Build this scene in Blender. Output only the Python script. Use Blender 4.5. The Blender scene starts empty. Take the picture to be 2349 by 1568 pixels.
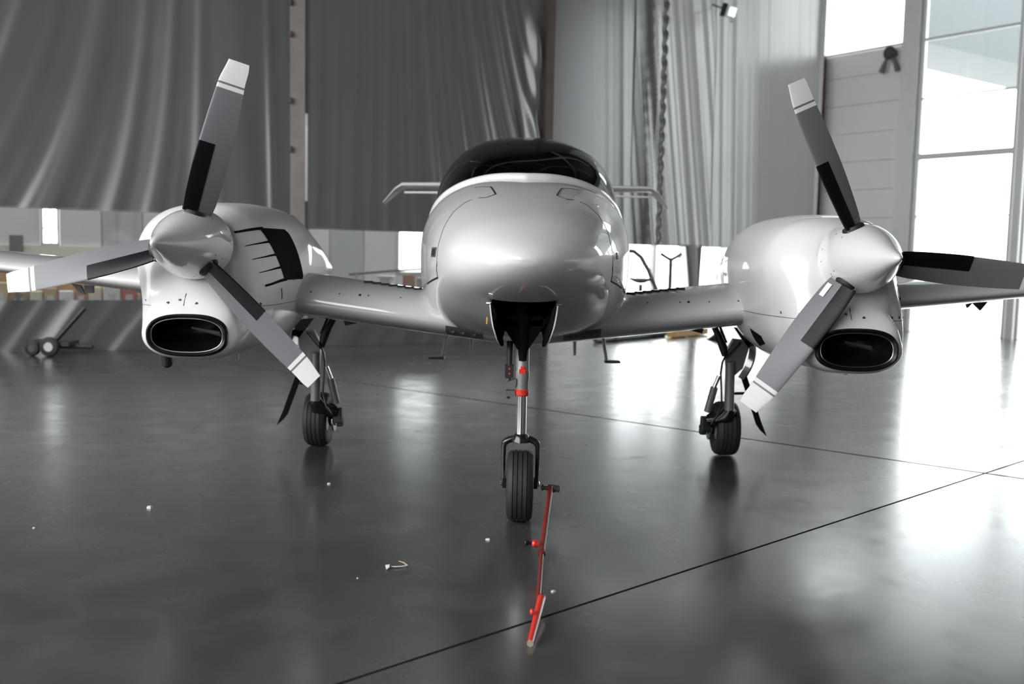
import bpy, math, random
import numpy as np
from mathutils import Vector, Matrix
random.seed(7)
SC = bpy.context.scene
COL = SC.collection

# ---------------------------------------------------------------- camera
cam_d = bpy.data.cameras.new('camera')
cam = bpy.data.objects.new('camera', cam_d)
COL.objects.link(cam)
SC.camera = cam
cr = Vector((0.99971226, 0.01148, 0.02109)) ; cf = Vector((-0.01144821, 0.99596604, -0.08899762))
cf.normalize()
_lvl = Vector((cf.y, -cf.x, 0)).normalized() ; _lup = _lvl.cross(cf)
_r = math.radians(1.2)
cr = _lvl * math.cos(_r) + _lup * math.sin(_r)
cu = -_lvl * math.sin(_r) + _lup * math.cos(_r)
cam.matrix_world = Matrix(((cr.x, cu.x, -cf.x, 0), (cr.y, cu.y, -cf.y, 0), (cr.z, cu.z, -cf.z, 1.405), (0, 0, 0, 1)))
cam_d.sensor_width = 36.0
cam_d.lens = 2200.0 / 2349.0 * 36.0
cam_d.clip_end = 300
cam_d.dof.use_dof = True
cam_d.dof.focus_distance = 4.75
cam_d.dof.aperture_fstop = 1.9

# ---------------------------------------------------------------- sky, exposure
world = bpy.data.worlds.new('overcast_sky')
SC.world = world
world.use_nodes = True
bgn = world.node_tree.nodes['Background']
bgn.inputs[0].default_value = (0.97, 0.99, 1.0, 1)
bgn.inputs[1].default_value = 5.0
SC.view_settings.view_transform = 'Standard'
SC.view_settings.look = 'None'
SC.view_settings.gamma = 1
SC.view_settings.use_curve_mapping = False
SC.view_settings.exposure = 0.6
SC.cycles.use_denoising = True
SC.cycles.max_bounces = 10
SC.cycles.diffuse_bounces = 4
SC.cycles.glossy_bounces = 4
SC.cycles.transparent_max_bounces = 12
SC.cycles.sample_clamp_indirect = 8.0
SC.cycles.caustics_reflective = False
SC.cycles.caustics_refractive = False

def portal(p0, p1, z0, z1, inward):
    """light portal in an opening between plan points p0 and p1"""
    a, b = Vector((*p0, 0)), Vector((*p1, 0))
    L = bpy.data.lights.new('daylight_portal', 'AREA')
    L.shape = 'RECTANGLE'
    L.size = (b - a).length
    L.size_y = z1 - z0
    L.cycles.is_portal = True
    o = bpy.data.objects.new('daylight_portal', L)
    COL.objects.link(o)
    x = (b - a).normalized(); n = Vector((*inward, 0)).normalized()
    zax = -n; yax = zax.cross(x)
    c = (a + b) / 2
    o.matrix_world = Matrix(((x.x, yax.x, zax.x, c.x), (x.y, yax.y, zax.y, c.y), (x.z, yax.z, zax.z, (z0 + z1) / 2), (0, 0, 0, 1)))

# plan of the hangar
P0 = (0.3, 16.1)                       # middle curtain post
CA = (-15.0, 8.6)                      # left end of curtain line
C0 = (6.9, 22.0)                       # corner curtain / right wall
_n = math.hypot(1, 1.25); UW = (1 / _n, -1.25 / _n)    # along the right wall
NW = (-1.25 / _n, -1 / _n)             # into the room
def rw(s, off=0.0):
    return (C0[0] + UW[0] * s + NW[0] * off, C0[1] + UW[1] * s + NW[1] * off)
RW_END = rw(24.0)
DD = (2.0, -13.6)
_l = math.hypot(CA[0] - DD[0], CA[1] - DD[1]); UL = ((CA[0] - DD[0]) / _l, (CA[1] - DD[1]) / _l)
NL = (UL[1], -UL[0])
def lw(s, off=0.0):
    return (DD[0] + UL[0] * s + NL[0] * off, DD[1] + UL[1] * s + NL[1] * off)
DOOR0, DOOR1, DOORZ, DOORH = 8.0, 24.0, 1.9, 8.7
WIN_END = 8.3
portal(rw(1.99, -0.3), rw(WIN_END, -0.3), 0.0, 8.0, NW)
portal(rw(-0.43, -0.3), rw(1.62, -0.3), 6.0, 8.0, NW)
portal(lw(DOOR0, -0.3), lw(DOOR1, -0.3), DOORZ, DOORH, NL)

# ---------------------------------------------------------------- materials
def mat(name, col, rough=0.5, metal=0.0, coat=0.0, coat_r=0.03, spec=0.5, var=0.06, scale=8.0, bump=0.0, bscale=60.0, rvar=0.05, coat_ior=1.5):
    m = bpy.data.materials.new(name); m.use_nodes = True
    nt = m.node_tree; b = nt.nodes['Principled BSDF']
    b.inputs['Metallic'].default_value = metal
    b.inputs['Coat Weight'].default_value = coat
    b.inputs['Coat Roughness'].default_value = coat_r
    b.inputs['Specular IOR Level'].default_value = spec
    b.inputs['Coat IOR'].default_value = coat_ior
    tc = nt.nodes.new('ShaderNodeTexCoord')
    nz = nt.nodes.new('ShaderNodeTexNoise'); nz.inputs['Scale'].default_value = scale; nz.inputs['Detail'].default_value = 4
    nt.links.new(tc.outputs['Object'], nz.inputs['Vector'])
    mx = nt.nodes.new('ShaderNodeMix'); mx.data_type = 'RGBA'
    lo = [max(0, c * (1 - var)) for c in col]; hi = [min(1, c * (1 + var)) for c in col]
    mx.inputs[6].default_value = (*lo, 1); mx.inputs[7].default_value = (*hi, 1)
    nt.links.new(nz.outputs['Fac'], mx.inputs[0]); nt.links.new(mx.outputs[2], b.inputs['Base Color'])
    mr = nt.nodes.new('ShaderNodeMapRange')
    mr.inputs[3].default_value = max(0.02, rough - rvar); mr.inputs[4].default_value = rough + rvar
    nt.links.new(nz.outputs['Fac'], mr.inputs[0]); nt.links.new(mr.outputs[0], b.inputs['Roughness'])
    if bump:
        n2 = nt.nodes.new('ShaderNodeTexNoise'); n2.inputs['Scale'].default_value = bscale; n2.inputs['Detail'].default_value = 4
        nt.links.new(tc.outputs['Object'], n2.inputs['Vector'])
        bp = nt.nodes.new('ShaderNodeBump'); bp.inputs['Strength'].default_value = bump; bp.inputs['Distance'].default_value = 0.01
        nt.links.new(n2.outputs['Fac'], bp.inputs['Height']); nt.links.new(bp.outputs[0], b.inputs['Normal'])
    return m

def sheet(name, tint, refl_rough=0.05, opacity=0.0, haze=(0.8, 0.8, 0.8), refl=1.0):
    """clear or tinted sheet: transparency + fresnel reflection + a little diffuse haze"""
    m = bpy.data.materials.new(name); m.use_nodes = True
    nt = m.node_tree; nt.nodes.clear()
    out = nt.nodes.new('ShaderNodeOutputMaterial')
    tr = nt.nodes.new('ShaderNodeBsdfTransparent'); tr.inputs[0].default_value = (*tint, 1)
    df = nt.nodes.new('ShaderNodeBsdfDiffuse'); df.inputs[0].default_value = (*haze, 1)
    gl = nt.nodes.new('ShaderNodeBsdfGlossy'); gl.inputs['Roughness'].default_value = refl_rough
    gl.inputs[0].default_value = (refl, refl, refl, 1)
    fr = nt.nodes.new('ShaderNodeFresnel'); fr.inputs[0].default_value = 1.5
    m1 = nt.nodes.new('ShaderNodeMixShader'); m1.inputs[0].default_value = opacity
    tc = nt.nodes.new('ShaderNodeTexCoord'); nz = nt.nodes.new('ShaderNodeTexNoise'); nz.inputs['Scale'].default_value = 3
    nt.links.new(tc.outputs['Object'], nz.inputs['Vector'])
    mr = nt.nodes.new('ShaderNodeMapRange'); mr.inputs[3].default_value = opacity * 0.6; mr.inputs[4].default_value = opacity * 1.4
    nt.links.new(nz.outputs['Fac'], mr.inputs[0]); nt.links.new(mr.outputs[0], m1.inputs[0])
    nt.links.new(tr.outputs[0], m1.inputs[1]); nt.links.new(df.outputs[0], m1.inputs[2])
    m2 = nt.nodes.new('ShaderNodeMixShader')
    nt.links.new(fr.outputs[0], m2.inputs[0]); nt.links.new(m1.outputs[0], m2.inputs[1]); nt.links.new(gl.outputs[0], m2.inputs[2])
    nt.links.new(m2.outputs[0], out.inputs[0])
    return m

M = {}
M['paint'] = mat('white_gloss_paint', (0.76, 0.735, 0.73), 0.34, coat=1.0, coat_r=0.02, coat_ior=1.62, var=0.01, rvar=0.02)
M['paint3'] = mat('white_cowl_paint', (0.76, 0.735, 0.73), 0.34, coat=0.4, coat_r=0.03, var=0.01, rvar=0.02)
M['paint2'] = mat('white_satin_paint', (0.76, 0.745, 0.735), 0.4, coat=0.3, coat_r=0.1, var=0.02)
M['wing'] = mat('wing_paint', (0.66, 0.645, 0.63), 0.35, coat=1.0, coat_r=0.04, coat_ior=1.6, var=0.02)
M['seam'] = mat('seam_black', (0.012, 0.012, 0.014), 0.6)
M['black'] = mat('black_gloss_plastic', (0.010, 0.011, 0.013), 0.22, coat=0.4)
M['blackm'] = mat('black_matt_plastic', (0.010, 0.010, 0.012), 0.5)
M['void'] = mat('dull_black_recess', (0.004, 0.004, 0.005), 0.8, spec=0.12)
M['duct'] = mat('black_duct_lining', (0.004, 0.004, 0.005), 0.35, spec=0.3)
M['traygrey'] = mat('dim_grey_tray', (0.10, 0.10, 0.105), 0.3, coat=0.5)
M['boot'] = mat('black_boot_rubber', (0.005, 0.005, 0.007), 0.36, spec=0.2, bump=0.05)
M['blade'] = mat('grey_blade_paint', (0.17, 0.17, 0.18), 0.38, var=0.03)
M['bladetip'] = mat('white_blade_tip_paint', (0.80, 0.78, 0.775), 0.4, var=0.02)
M['tyre'] = mat('tyre_rubber', (0.022, 0.021, 0.023), 0.62, bump=0.15, bscale=120, var=0.15)
M['gear'] = mat('grey_gear_paint', (0.25, 0.235, 0.225), 0.35, metal=0.25, var=0.05)
M['chrome'] = mat('chrome', (0.78, 0.78, 0.8), 0.07, metal=1.0, var=0.01, rvar=0.02)
M['steel'] = mat('brushed_steel', (0.45, 0.44, 0.43), 0.32, metal=1.0, var=0.1)
M['red'] = mat('red_enamel', (0.72, 0.035, 0.02), 0.33, coat=0.3, var=0.12, scale=30)
M['darkred'] = mat('dark_red_lacquer', (0.20, 0.018, 0.014), 0.40, coat=0.15, coat_r=0.2, var=0.15, scale=20)
M['glass'] = sheet('tinted_canopy_glass', (0.20, 0.19, 0.19), 0.02, 0.0)
M['interior'] = mat('dark_cabin_trim', (0.015, 0.015, 0.016), 0.7)
M['leather'] = mat('dark_seat_leather', (0.03, 0.03, 0.032), 0.45)
M['lamp'] = mat('lamp_reflector', (0.7, 0.7, 0.7), 0.15, metal=0.9)
M['tarp'] = mat('grey_vinyl_tarp', (0.095, 0.095, 0.102), 0.32, spec=0.8, var=0.10, scale=1.2, bump=0.05, bscale=9)
def translucent(m, amount, col):
    nt = m.node_tree; b = nt.nodes['Principled BSDF']; out = nt.nodes['Material Output']
    t = nt.nodes.new('ShaderNodeBsdfTranslucent'); t.inputs[0].default_value = (*col, 1)
    mx = nt.nodes.new('ShaderNodeMixShader'); mx.inputs[0].default_value = amount
    nt.links.new(b.outputs[0], mx.inputs[1]); nt.links.new(t.outputs[0], mx.inputs[2]); nt.links.new(mx.outputs[0], out.inputs[0])
translucent(M['tarp'], 0.05, (0.42, 0.42, 0.435))
M['tarp2'] = mat('pale_vinyl_tarp', (0.150, 0.150, 0.156), 0.30, spec=1.0, var=0.10, scale=1.2, bump=0.05, bscale=9)
translucent(M['tarp2'], 0.24, (0.62, 0.62, 0.63))
M['vinyl'] = sheet('clear_vinyl_window', (0.97, 0.98, 0.97), 0.06, 0.10)
M['pane'] = sheet('window_glass', (0.96, 0.98, 0.98), 0.01, 0.0)
M['column'] = mat('weathered_post_paint', (0.30, 0.275, 0.25), 0.6, var=0.25, scale=3)
M['darkpost'] = mat('rusty_dark_post', (0.085, 0.060, 0.050), 0.6, var=0.4, scale=4)
M['pipe'] = mat('dark_red_pipe', (0.13, 0.025, 0.02), 0.5, var=0.2)
M['board'] = mat('pale_wall_board', (0.85, 0.84, 0.82), 0.5, var=0.04, scale=2)
M['frame'] = mat('pale_frame_metal', (0.80, 0.81, 0.81), 0.45, var=0.04)
M['wall'] = mat('grey_wall_cladding', (0.45, 0.45, 0.45), 0.6, var=0.06)
M['ceil'] = mat('dark_ceiling_sheet', (0.045, 0.045, 0.048), 0.7)
M['truss'] = mat('pale_truss_paint', (0.55, 0.50, 0.46), 0.5)
M['pale'] = mat('pale_hall_panel', (0.66, 0.67, 0.66), 0.6, var=0.06, scale=1.5)
M['palegrey'] = mat('grey_hall_panel', (0.46, 0.47, 0.47), 0.6, var=0.06, scale=1.5)
M['cream'] = mat('cream_hall_panel', (0.70, 0.71, 0.58), 0.6, var=0.05)
M['outside'] = mat('outdoor_concrete', (0.62, 0.62, 0.60), 0.8, var=0.08, scale=0.5)
M['roof'] = mat('grey_roof_cladding', (0.105, 0.115, 0.12), 0.6, var=0.05, scale=1)
M['sub'] = mat('joint_filler', (0.012, 0.012, 0.012), 0.9)
M['wood'] = mat('yellow_timber', (0.55, 0.30, 0.07), 0.55, var=0.25, scale=6)
M['white'] = mat('white_plastic', (0.8, 0.8, 0.8), 0.4)
M['darkgrey'] = mat('dark_grey_metal', (0.06, 0.06, 0.065), 0.45)
M['stand'] = mat('grey_stand_metal', (0.16, 0.165, 0.165), 0.5)
M['twig'] = mat('dry_twig_bark', (0.42, 0.33, 0.23), 0.8, var=0.3, scale=60)
M['chip'] = mat('pale_paper_scrap', (0.62, 0.61, 0.58), 0.8, var=0.15, scale=80)

def concrete():
    m = bpy.data.materials.new('polished_concrete'); m.use_nodes = True
    nt = m.node_tree; b = nt.nodes['Principled BSDF']
    tc = nt.nodes.new('ShaderNodeTexCoord')
    def noise(sc, det, dist=0.0, rough=0.55):
        n = nt.nodes.new('ShaderNodeTexNoise'); n.inputs['Scale'].default_value = sc; n.inputs['Detail'].default_value = det
        n.inputs['Roughness'].default_value = rough
        n.inputs['Distortion'].default_value = dist
        nt.links.new(tc.outputs['Object'], n.inputs['Vector']); return n
    def ramp(src, p):
        r = nt.nodes.new('ShaderNodeValToRGB'); e = r.color_ramp.elements
        e[0].position, e[0].color = p[0][0], (*[p[0][1]] * 3, 1); e[1].position, e[1].color = p[1][0], (*[p[1][1]] * 3, 1)
        nt.links.new(src, r.inputs[0]); return r
    big = noise(0.55, 6, 0.3); mid = noise(3.2, 6, 0.3, 0.58); fine = noise(30, 6, 0.2)
    # colour: blotched dark grey
    r1 = ramp(big.outputs['Fac'], ((0.3, 0.0), (0.72, 1.0)))
    mx = nt.nodes.new('ShaderNodeMix'); mx.data_type = 'RGBA'
    mx.inputs[6].default_value = (0.050, 0.049, 0.050, 1); mx.inputs[7].default_value = (0.092, 0.090, 0.089, 1)
    nt.links.new(r1.outputs[0], mx.inputs[0])
    r2 = ramp(mid.outputs['Fac'], ((0.3, 0.76), (0.7, 1.05)))
    mul = nt.nodes.new('ShaderNodeMix'); mul.data_type = 'RGBA'; mul.blend_type = 'MULTIPLY'; mul.inputs[0].default_value = 1
    nt.links.new(mx.outputs[2], mul.inputs[6]); nt.links.new(r2.outputs[0], mul.inputs[7])
    nt.links.new(mul.outputs[2], b.inputs['Base Color'])
    # roughness: worn patches
    ad = nt.nodes.new('ShaderNodeMath'); ad.operation = 'ADD'
    m3 = nt.nodes.new('ShaderNodeMath'); m3.operation = 'MULTIPLY'; m3.inputs[1].default_value = 0.6
    nt.links.new(mid.outputs['Fac'], m3.inputs[0])
    m4 = nt.nodes.new('ShaderNodeMath'); m4.operation = 'MULTIPLY'; m4.inputs[1].default_value = 0.4
    nt.links.new(big.outputs['Fac'], m4.inputs[0])
    nt.links.new(m3.outputs[0], ad.inputs[0]); nt.links.new(m4.outputs[0], ad.inputs[1])
    mr = nt.nodes.new('ShaderNodeMapRange'); mr.inputs[1].default_value = 0.25; mr.inputs[2].default_value = 0.75
    mr.inputs[3].default_value = 0.06; mr.inputs[4].default_value = 0.40
    nt.links.new(ad.outputs[0], mr.inputs[0]); nt.links.new(mr.outputs[0], b.inputs['Roughness'])
    b.inputs['Specular IOR Level'].default_value = 0.8
    b.inputs['Coat Weight'].default_value = 0.7; b.inputs['Coat Roughness'].default_value = 0.22; b.inputs['Coat IOR'].default_value = 1.6
    bp = nt.nodes.new('ShaderNodeBump'); bp.inputs['Strength'].default_value = 0.06; bp.inputs['Distance'].default_value = 0.02
    ad2 = nt.nodes.new('ShaderNodeMath'); ad2.operation = 'ADD'
    m5 = nt.nodes.new('ShaderNodeMath'); m5.operation = 'MULTIPLY'; m5.inputs[1].default_value = 0.10
    nt.links.new(fine.outputs['Fac'], m5.inputs[0]); nt.links.new(m5.outputs[0], ad2.inputs[0]); nt.links.new(big.outputs['Fac'], ad2.inputs[1])
    nt.links.new(ad2.outputs[0], bp.inputs['Height']); nt.links.new(bp.outputs[0], b.inputs['Normal'])
    return m
M['floor'] = concrete()

# ---------------------------------------------------------------- mesh helpers
ORG = {}
def tag(o, label=None, cat=None, group=None, kind=None):
    if label: o['label'] = label
    if cat: o['category'] = cat
    if group: o['group'] = group
    if kind: o['kind'] = kind
    return o
def empty(name, loc, label=None, cat=None, group=None, kind=None):
    o = bpy.data.objects.new(name, None); COL.objects.link(o); o.location = loc
    o.empty_display_size = 0.1
    ORG[o] = Vector(loc)
    return tag(o, label, cat, group, kind)

class MB:
    def __init__(s): s.v = []; s.f = []
    def add(s, vs, fs):
        k = len(s.v); s.v += [tuple(v) for v in vs]; s.f += [tuple(i + k for i in f) for f in fs]; return s
    def loft(s, rings, closed=True, cap0=False, cap1=False, keep=None):
        n = len(rings[0]); vs = [p for r in rings for p in r]; fs = []
        for i in range(len(rings) - 1):
            for j in range(n if closed else n - 1):
                k = (j + 1) % n
                f = (i * n + j, i * n + k, (i + 1) * n + k, (i + 1) * n + j)
                if keep:
                    c = [sum(vs[q][a] for q in f) / 4 for a in range(3)]
                    if not keep(*c): continue
                fs.append(f)
        if cap0: fs.append(tuple(range(n))[::-1])
        if cap1: fs.append(tuple(range((len(rings) - 1) * n, len(rings) * n)))
        return s.add(vs, fs)
    def tube(s, pts, r, seg=12, cap=True, flat=1.0, up=None):
        P = [Vector(p) for p in pts]; n = len(P)
        rs = r if isinstance(r, (list, tuple)) else [r] * n
        rings = []; u = None
        for i, p in enumerate(P):
            t = (P[min(i + 1, n - 1)] - P[max(i - 1, 0)]).normalized()
            if u is None:
                a = Vector(up) if up else (Vector((0, 0, 1)) if abs(t.z) < 0.9 else Vector((0, 1, 0)))
                u = (a - t * a.dot(t)).normalized()
            else:
                u = (u - t * u.dot(t)).normalized()
            w = t.cross(u)
            rings.append([p + (u * math.cos(2 * math.pi * k / seg) + w * math.sin(2 * math.pi * k / seg) * flat) * rs[i] for k in range(seg)])
        return s.loft(rings, True, cap, cap)
    def lathe(s, o, ax, prof, seg=32, cap0=True, cap1=True):
        o = Vector(o); ax = Vector(ax).normalized()
        a = Vector((0, 0, 1)) if abs(ax.z) < 0.9 else Vector((0, 1, 0))
        u = (a - ax * a.dot(ax)).normalized(); w = ax.cross(u)
        rings = [[o + ax * d + (u * math.cos(2 * math.pi * k / seg) + w * math.sin(2 * math.pi * k / seg)) * max(r, 1e-5) for k in range(seg)] for d, r in prof]
        return s.loft(rings, True, cap0, cap1)
    def box(s, c, size, ax=None):
        c = Vector(c)
        X, Y, Z = ax if ax else (Vector((1, 0, 0)), Vector((0, 1, 0)), Vector((0, 0, 1)))
        X, Y, Z = Vector(X).normalized(), Vector(Y).normalized(), Vector(Z).normalized()
        hx, hy, hz = [q / 2 for q in size]
        vs = [c + X * (a * hx) + Y * (b * hy) + Z * (d * hz) for d in (-1, 1) for b in (-1, 1) for a in (-1, 1)]
        return s.add(vs, [(0, 2, 3, 1), (4, 5, 7, 6), (0, 1, 5, 4), (2, 6, 7, 3), (0, 4, 6, 2), (1, 3, 7, 5)])
    def wallbox(s, p0, p1, z0, z1, t, n):
        """upright slab from plan p0 to p1, thickness t towards n (behind) """
        a, b = Vector((*p0, 0)), Vector((*p1, 0)); nn = Vector((*n, 0)).normalized() * t
        vs = []
        for z in (z0, z1):
            zz = Vector((0, 0, z)); vs += [a + zz, b + zz, b + nn + zz, a + nn + zz]
        return s.add(vs, [(0, 3, 2, 1), (4, 5, 6, 7), (0, 1, 5, 4), (1, 2, 6, 5), (2, 3, 7, 6), (3, 0, 4, 7)])
    def prism(s, poly, d):
        """closed prism: polygon (3d points) pushed along vector d"""
        d = Vector(d); n = len(poly)
        vs = [Vector(p) for p in poly] + [Vector(p) + d for p in poly]
        fs = [tuple(range(n))[::-1], tuple(range(n, 2 * n))] + [(i, (i + 1) % n, n + (i + 1) % n, n + i) for i in range(n)]
        return s.add(vs, fs)
    def build(s, name, m, parent=None, loc=None, smooth=True, angle=38, label=None, cat=None, group=None, kind=None, bevel=0.0):
        if parent is not None: org = ORG[parent]
        elif loc is not None: org = Vector(loc)
        else:
            A = np.array(s.v); org = Vector(((A[:, 0].min() + A[:, 0].max()) / 2, (A[:, 1].min() + A[:, 1].max()) / 2, A[:, 2].min()))
        me = bpy.data.meshes.new(name)
        me.from_pydata([(v[0] - org.x, v[1] - org.y, v[2] - org.z) for v in s.v], [], s.f)
        me.materials.append(M[m] if isinstance(m, str) else m)
        import bmesh
        bm = bmesh.new(); bm.from_mesh(me)
        bmesh.ops.remove_doubles(bm, verts=bm.verts, dist=1e-5)
        bmesh.ops.recalc_face_normals(bm, faces=bm.faces)
        bm.to_mesh(me); bm.free()
        if smooth:
            me.polygons.foreach_set('use_smooth', [True] * len(me.polygons))
            me.set_sharp_from_angle(angle=math.radians(angle))
        o = bpy.data.objects.new(name, me); COL.objects.link(o)
        if parent is not None: o.parent = parent
        else: o.location = org
        ORG[o] = org
        if bevel:
            b = o.modifiers.new('bevel', 'BEVEL'); b.width = bevel; b.segments = 2; b.limit_method = 'ANGLE'
        return tag(o, label, cat, group, kind)

def pchip(xs, ys):
    xs = np.array(xs, float); ys = np.array(ys, float); h = np.diff(xs); d = np.diff(ys) / h
    m = np.zeros(len(xs)); m[0], m[-1] = d[0], d[-1]
    for i in range(1, len(xs) - 1):
        if d[i - 1] * d[i] > 0:
            w1, w2 = 2 * h[i] + h[i - 1], h[i] + 2 * h[i - 1]
            m[i] = (w1 + w2) / (w1 / d[i - 1] + w2 / d[i])
    def f(x):
        x = min(max(x, xs[0]), xs[-1]); i = min(int(np.searchsorted(xs, x, 'right')) - 1, len(xs) - 2)
        t = (x - xs[i]) / h[i]
        return float((1 + 2 * t) * (1 - t) ** 2 * ys[i] + t * (1 - t) ** 2 * h[i] * m[i] + t * t * (3 - 2 * t) * ys[i + 1] + t * t * (t - 1) * h[i] * m[i + 1])
    return f
def spw(x, p): return math.copysign(abs(x) ** p, x)
def lerp(a, b, t): return a + (b - a) * t
def smooth01(t): t = min(1, max(0, t)); return t * t * (3 - 2 * t)

# ================================================================ SETTING
def clip(poly, p, q, keep_left=True):
    def side(a): return ((q[0] - p[0]) * (a[1] - p[1]) - (q[1] - p[1]) * (a[0] - p[0])) * (1 if keep_left else -1)
    out = []
    for i in range(len(poly)):
        a, b = poly[i], poly[(i + 1) % len(poly)]; sa, sb = side(a), side(b)
        if sa >= 0: out.append(a)
        if sa * sb < 0:
            t = sa / (sa - sb); out.append((a[0] + (b[0] - a[0]) * t, a[1] + (b[1] - a[1]) * t))
    return out
def shift(p, q, d):
    l = math.hypot(q[0] - p[0], q[1] - p[1]); n = (-(q[1] - p[1]) / l * d, (q[0] - p[0]) / l * d)
    return (p[0] + n[0], p[1] + n[1]), (q[0] + n[0], q[1] + n[1])
JA = ((-0.55, 3.047), (3.169, 6.474)); JB = ((-2.486, 10.876), (3.169, 6.474))
quad = [(-32, -22), (34, -22), (34, 46), (-32, 46)]
quad = clip(quad, rw(0), rw(24), keep_left=False)          # stops at the right wall
floor = empty('floor', (0, 0, 0), 'dark polished concrete floor in large slabs with straight joints', 'floor', kind='structure')
for sa in (True, False):
    for sb in (True, False):
        a = shift(*JA, 0.008 if sa else -0.008); b = shift(*JB, 0.016 if sb else -0.016)
        pl = clip(clip(quad, *a, keep_left=sa), *b, keep_left=sb)
        if len(pl) > 2:
            MB().prism([(x, y, -0.03) for x, y in pl], (0, 0, 0.03)).build('slab', 'floor', floor, smooth=False)
MB().prism([(x, y, -0.06) for x, y in quad], (0, 0, 0.031)).build('joint_filler', 'sub', floor, smooth=False)
og = clip([(-60, -40), (80, -40), (80, 90), (-60, 90)], rw(0), rw(24), keep_left=True)
MB().prism([(x, y, -0.4) for x, y in og], (0, 0, 0.34)).build('ground', 'outside', smooth=False, label='pale concrete apron outside the right hand windows', cat='ground', kind='structure')
og2 = clip([(-60, -40), (30, -40), (30, 60), (-60, 60)], lw(0, -0.3), lw(20, -0.3), keep_left=True)
MB().prism([(x, y, -0.4) for x, y in og2], (0, 0, 0.3)).build('ground', 'outside', smooth=False, label='pale concrete apron outside the left hangar windows', cat='ground', kind='structure')

HZ = 9.0
def plan_(s): l = math.hypot(6.6, 5.9); return (P0[0] + 6.6 / l * s, P0[1] + 5.9 / l * s)
# right wall
wr_ = empty('wall_right', (*rw(0), 0), 'pale right hangar wall of boards, posts and tall windows', 'wall', kind='structure')
nb = (-NW[0], -NW[1])
zb = 6.0
k = 0
while zb > 0.05:
    h = 0.62 if k else 0.5
    z0 = max(0.0, zb - h)
    MB().wallbox(rw(-0.43, 0.0 + 0.004 * (k % 2)), rw(1.66, 0.0 + 0.004 * (k % 2)), z0 + 0.004, zb - 0.004, 0.08, nb).build('board', 'board', wr_, smooth=False)
    for q in (0.2, 0.4, 0.6, 0.8):
        pass
    zb = z0; k += 1
MB().wallbox(rw(-0.43, -0.09), rw(1.66, -0.09), 0, 6.0, 0.04, nb).build('backing', 'wall', wr_, smooth=False)
MB().wallbox(rw(1.62, 0.16), rw(1.99, 0.16), 0, HZ, 0.34, nb).build('post', 'frame', wr_, smooth=False)
MB().wallbox(rw(4.06, 0.06), rw(4.19, 0.06), 0, HZ, 0.16, nb).build('post', 'frame', wr_, smooth=False)
MB().wallbox(rw(6.12, 0.16), rw(6.4, 0.16), 0, HZ, 0.34, nb).build('post', 'frame', wr_, smooth=False)
MB().wallbox(rw(-1.0, 0.0), rw(WIN_END + 0.0, 0.0), 8.0, HZ, 0.2, nb).build('lintel', 'wall', wr_, smooth=False)
MB().wallbox(rw(WIN_END, 0.0), rw(24.6, 0.0), 0, HZ, 0.2, nb).build('cladding', 'wall', wr_, smooth=False)
MB().wallbox(rw(-1.3, 0.0), rw(-0.43, 0.0), 0, HZ, 0.12, nb).build('post', 'frame', wr_, smooth=False)

def window(n, s0, s1, z0, z1, bars, label, verts=()):
    w = empty('window_%d' % n, (*rw(s0), z0), label, 'window', kind='structure')
    fr = MB()
    fr.wallbox(rw(s0, 0.03), rw(s0 + 0.06, 0.03), z0, z1, 0.09, nb); fr.wallbox(rw(s1 - 0.06, 0.03), rw(s1, 0.03), z0, z1, 0.09, nb)
    fr.wallbox(rw(s0, 0.03), rw(s1, 0.03), z0, z0 + (0.05 if z0 > 1 else 0.012), 0.09, nb); fr.wallbox(rw(s0, 0.03), rw(s1, 0.03), z1 - 0.05, z1, 0.09, nb)
    fr.build('frame', 'frame', w, smooth=False)
    zs = [z0] + [b[0] for b in bars] + [z1]
    for z, t in bars:
        MB().wallbox(rw(s0 + 0.06, 0.03), rw(s1 - 0.06, 0.03), z - t / 2, z + t / 2, 0.08, nb).build('mullion', 'frame', w, smooth=False)
    for i in range(len(zs) - 1):
        MB().wallbox(rw(s0 + 0.03, -0.01), rw(s1 - 0.03, -0.01), zs[i] + 0.02, zs[i + 1] - 0.02, 0.008, nb).build('pane', 'pane', w, smooth=False)
window(1, -0.43, 1.62, 6.01, 8.0, [], 'high bright window above the pale board panel')
std = [(1.22, 0.035), (2.41, 0.035), (3.64, 0.12), (4.83, 0.035), (6.03, 0.05), (7.2, 0.04)]
window(2, 1.99, 4.03, 0.0, 8.0, std, 'tall bright window wall right of the pale board panel')
window(3, 4.22, 6.12, 0.0, 8.0, std, 'tall window cut off by the right edge of the photo')
window(4, 6.4, WIN_END, 0.0, 8.0, std, 'tall window beyond the right edge of the photo')

MB().wallbox(plan_(8.28), rw(-0.43, -0.02), 0, HZ, 0.08, (-1, 0.2)).build('corner_return', 'frame', wr_, smooth=False)
# corner downpipe
MB().tube([(*rw(-0.30, 0.10), 0.0), (*rw(-0.30, 0.10), 6.0)], 0.045, 14).build('trim_1', 'pipe', label='dark red downpipe in the corner beside the board panel', cat='pipe', kind='structure')

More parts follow.
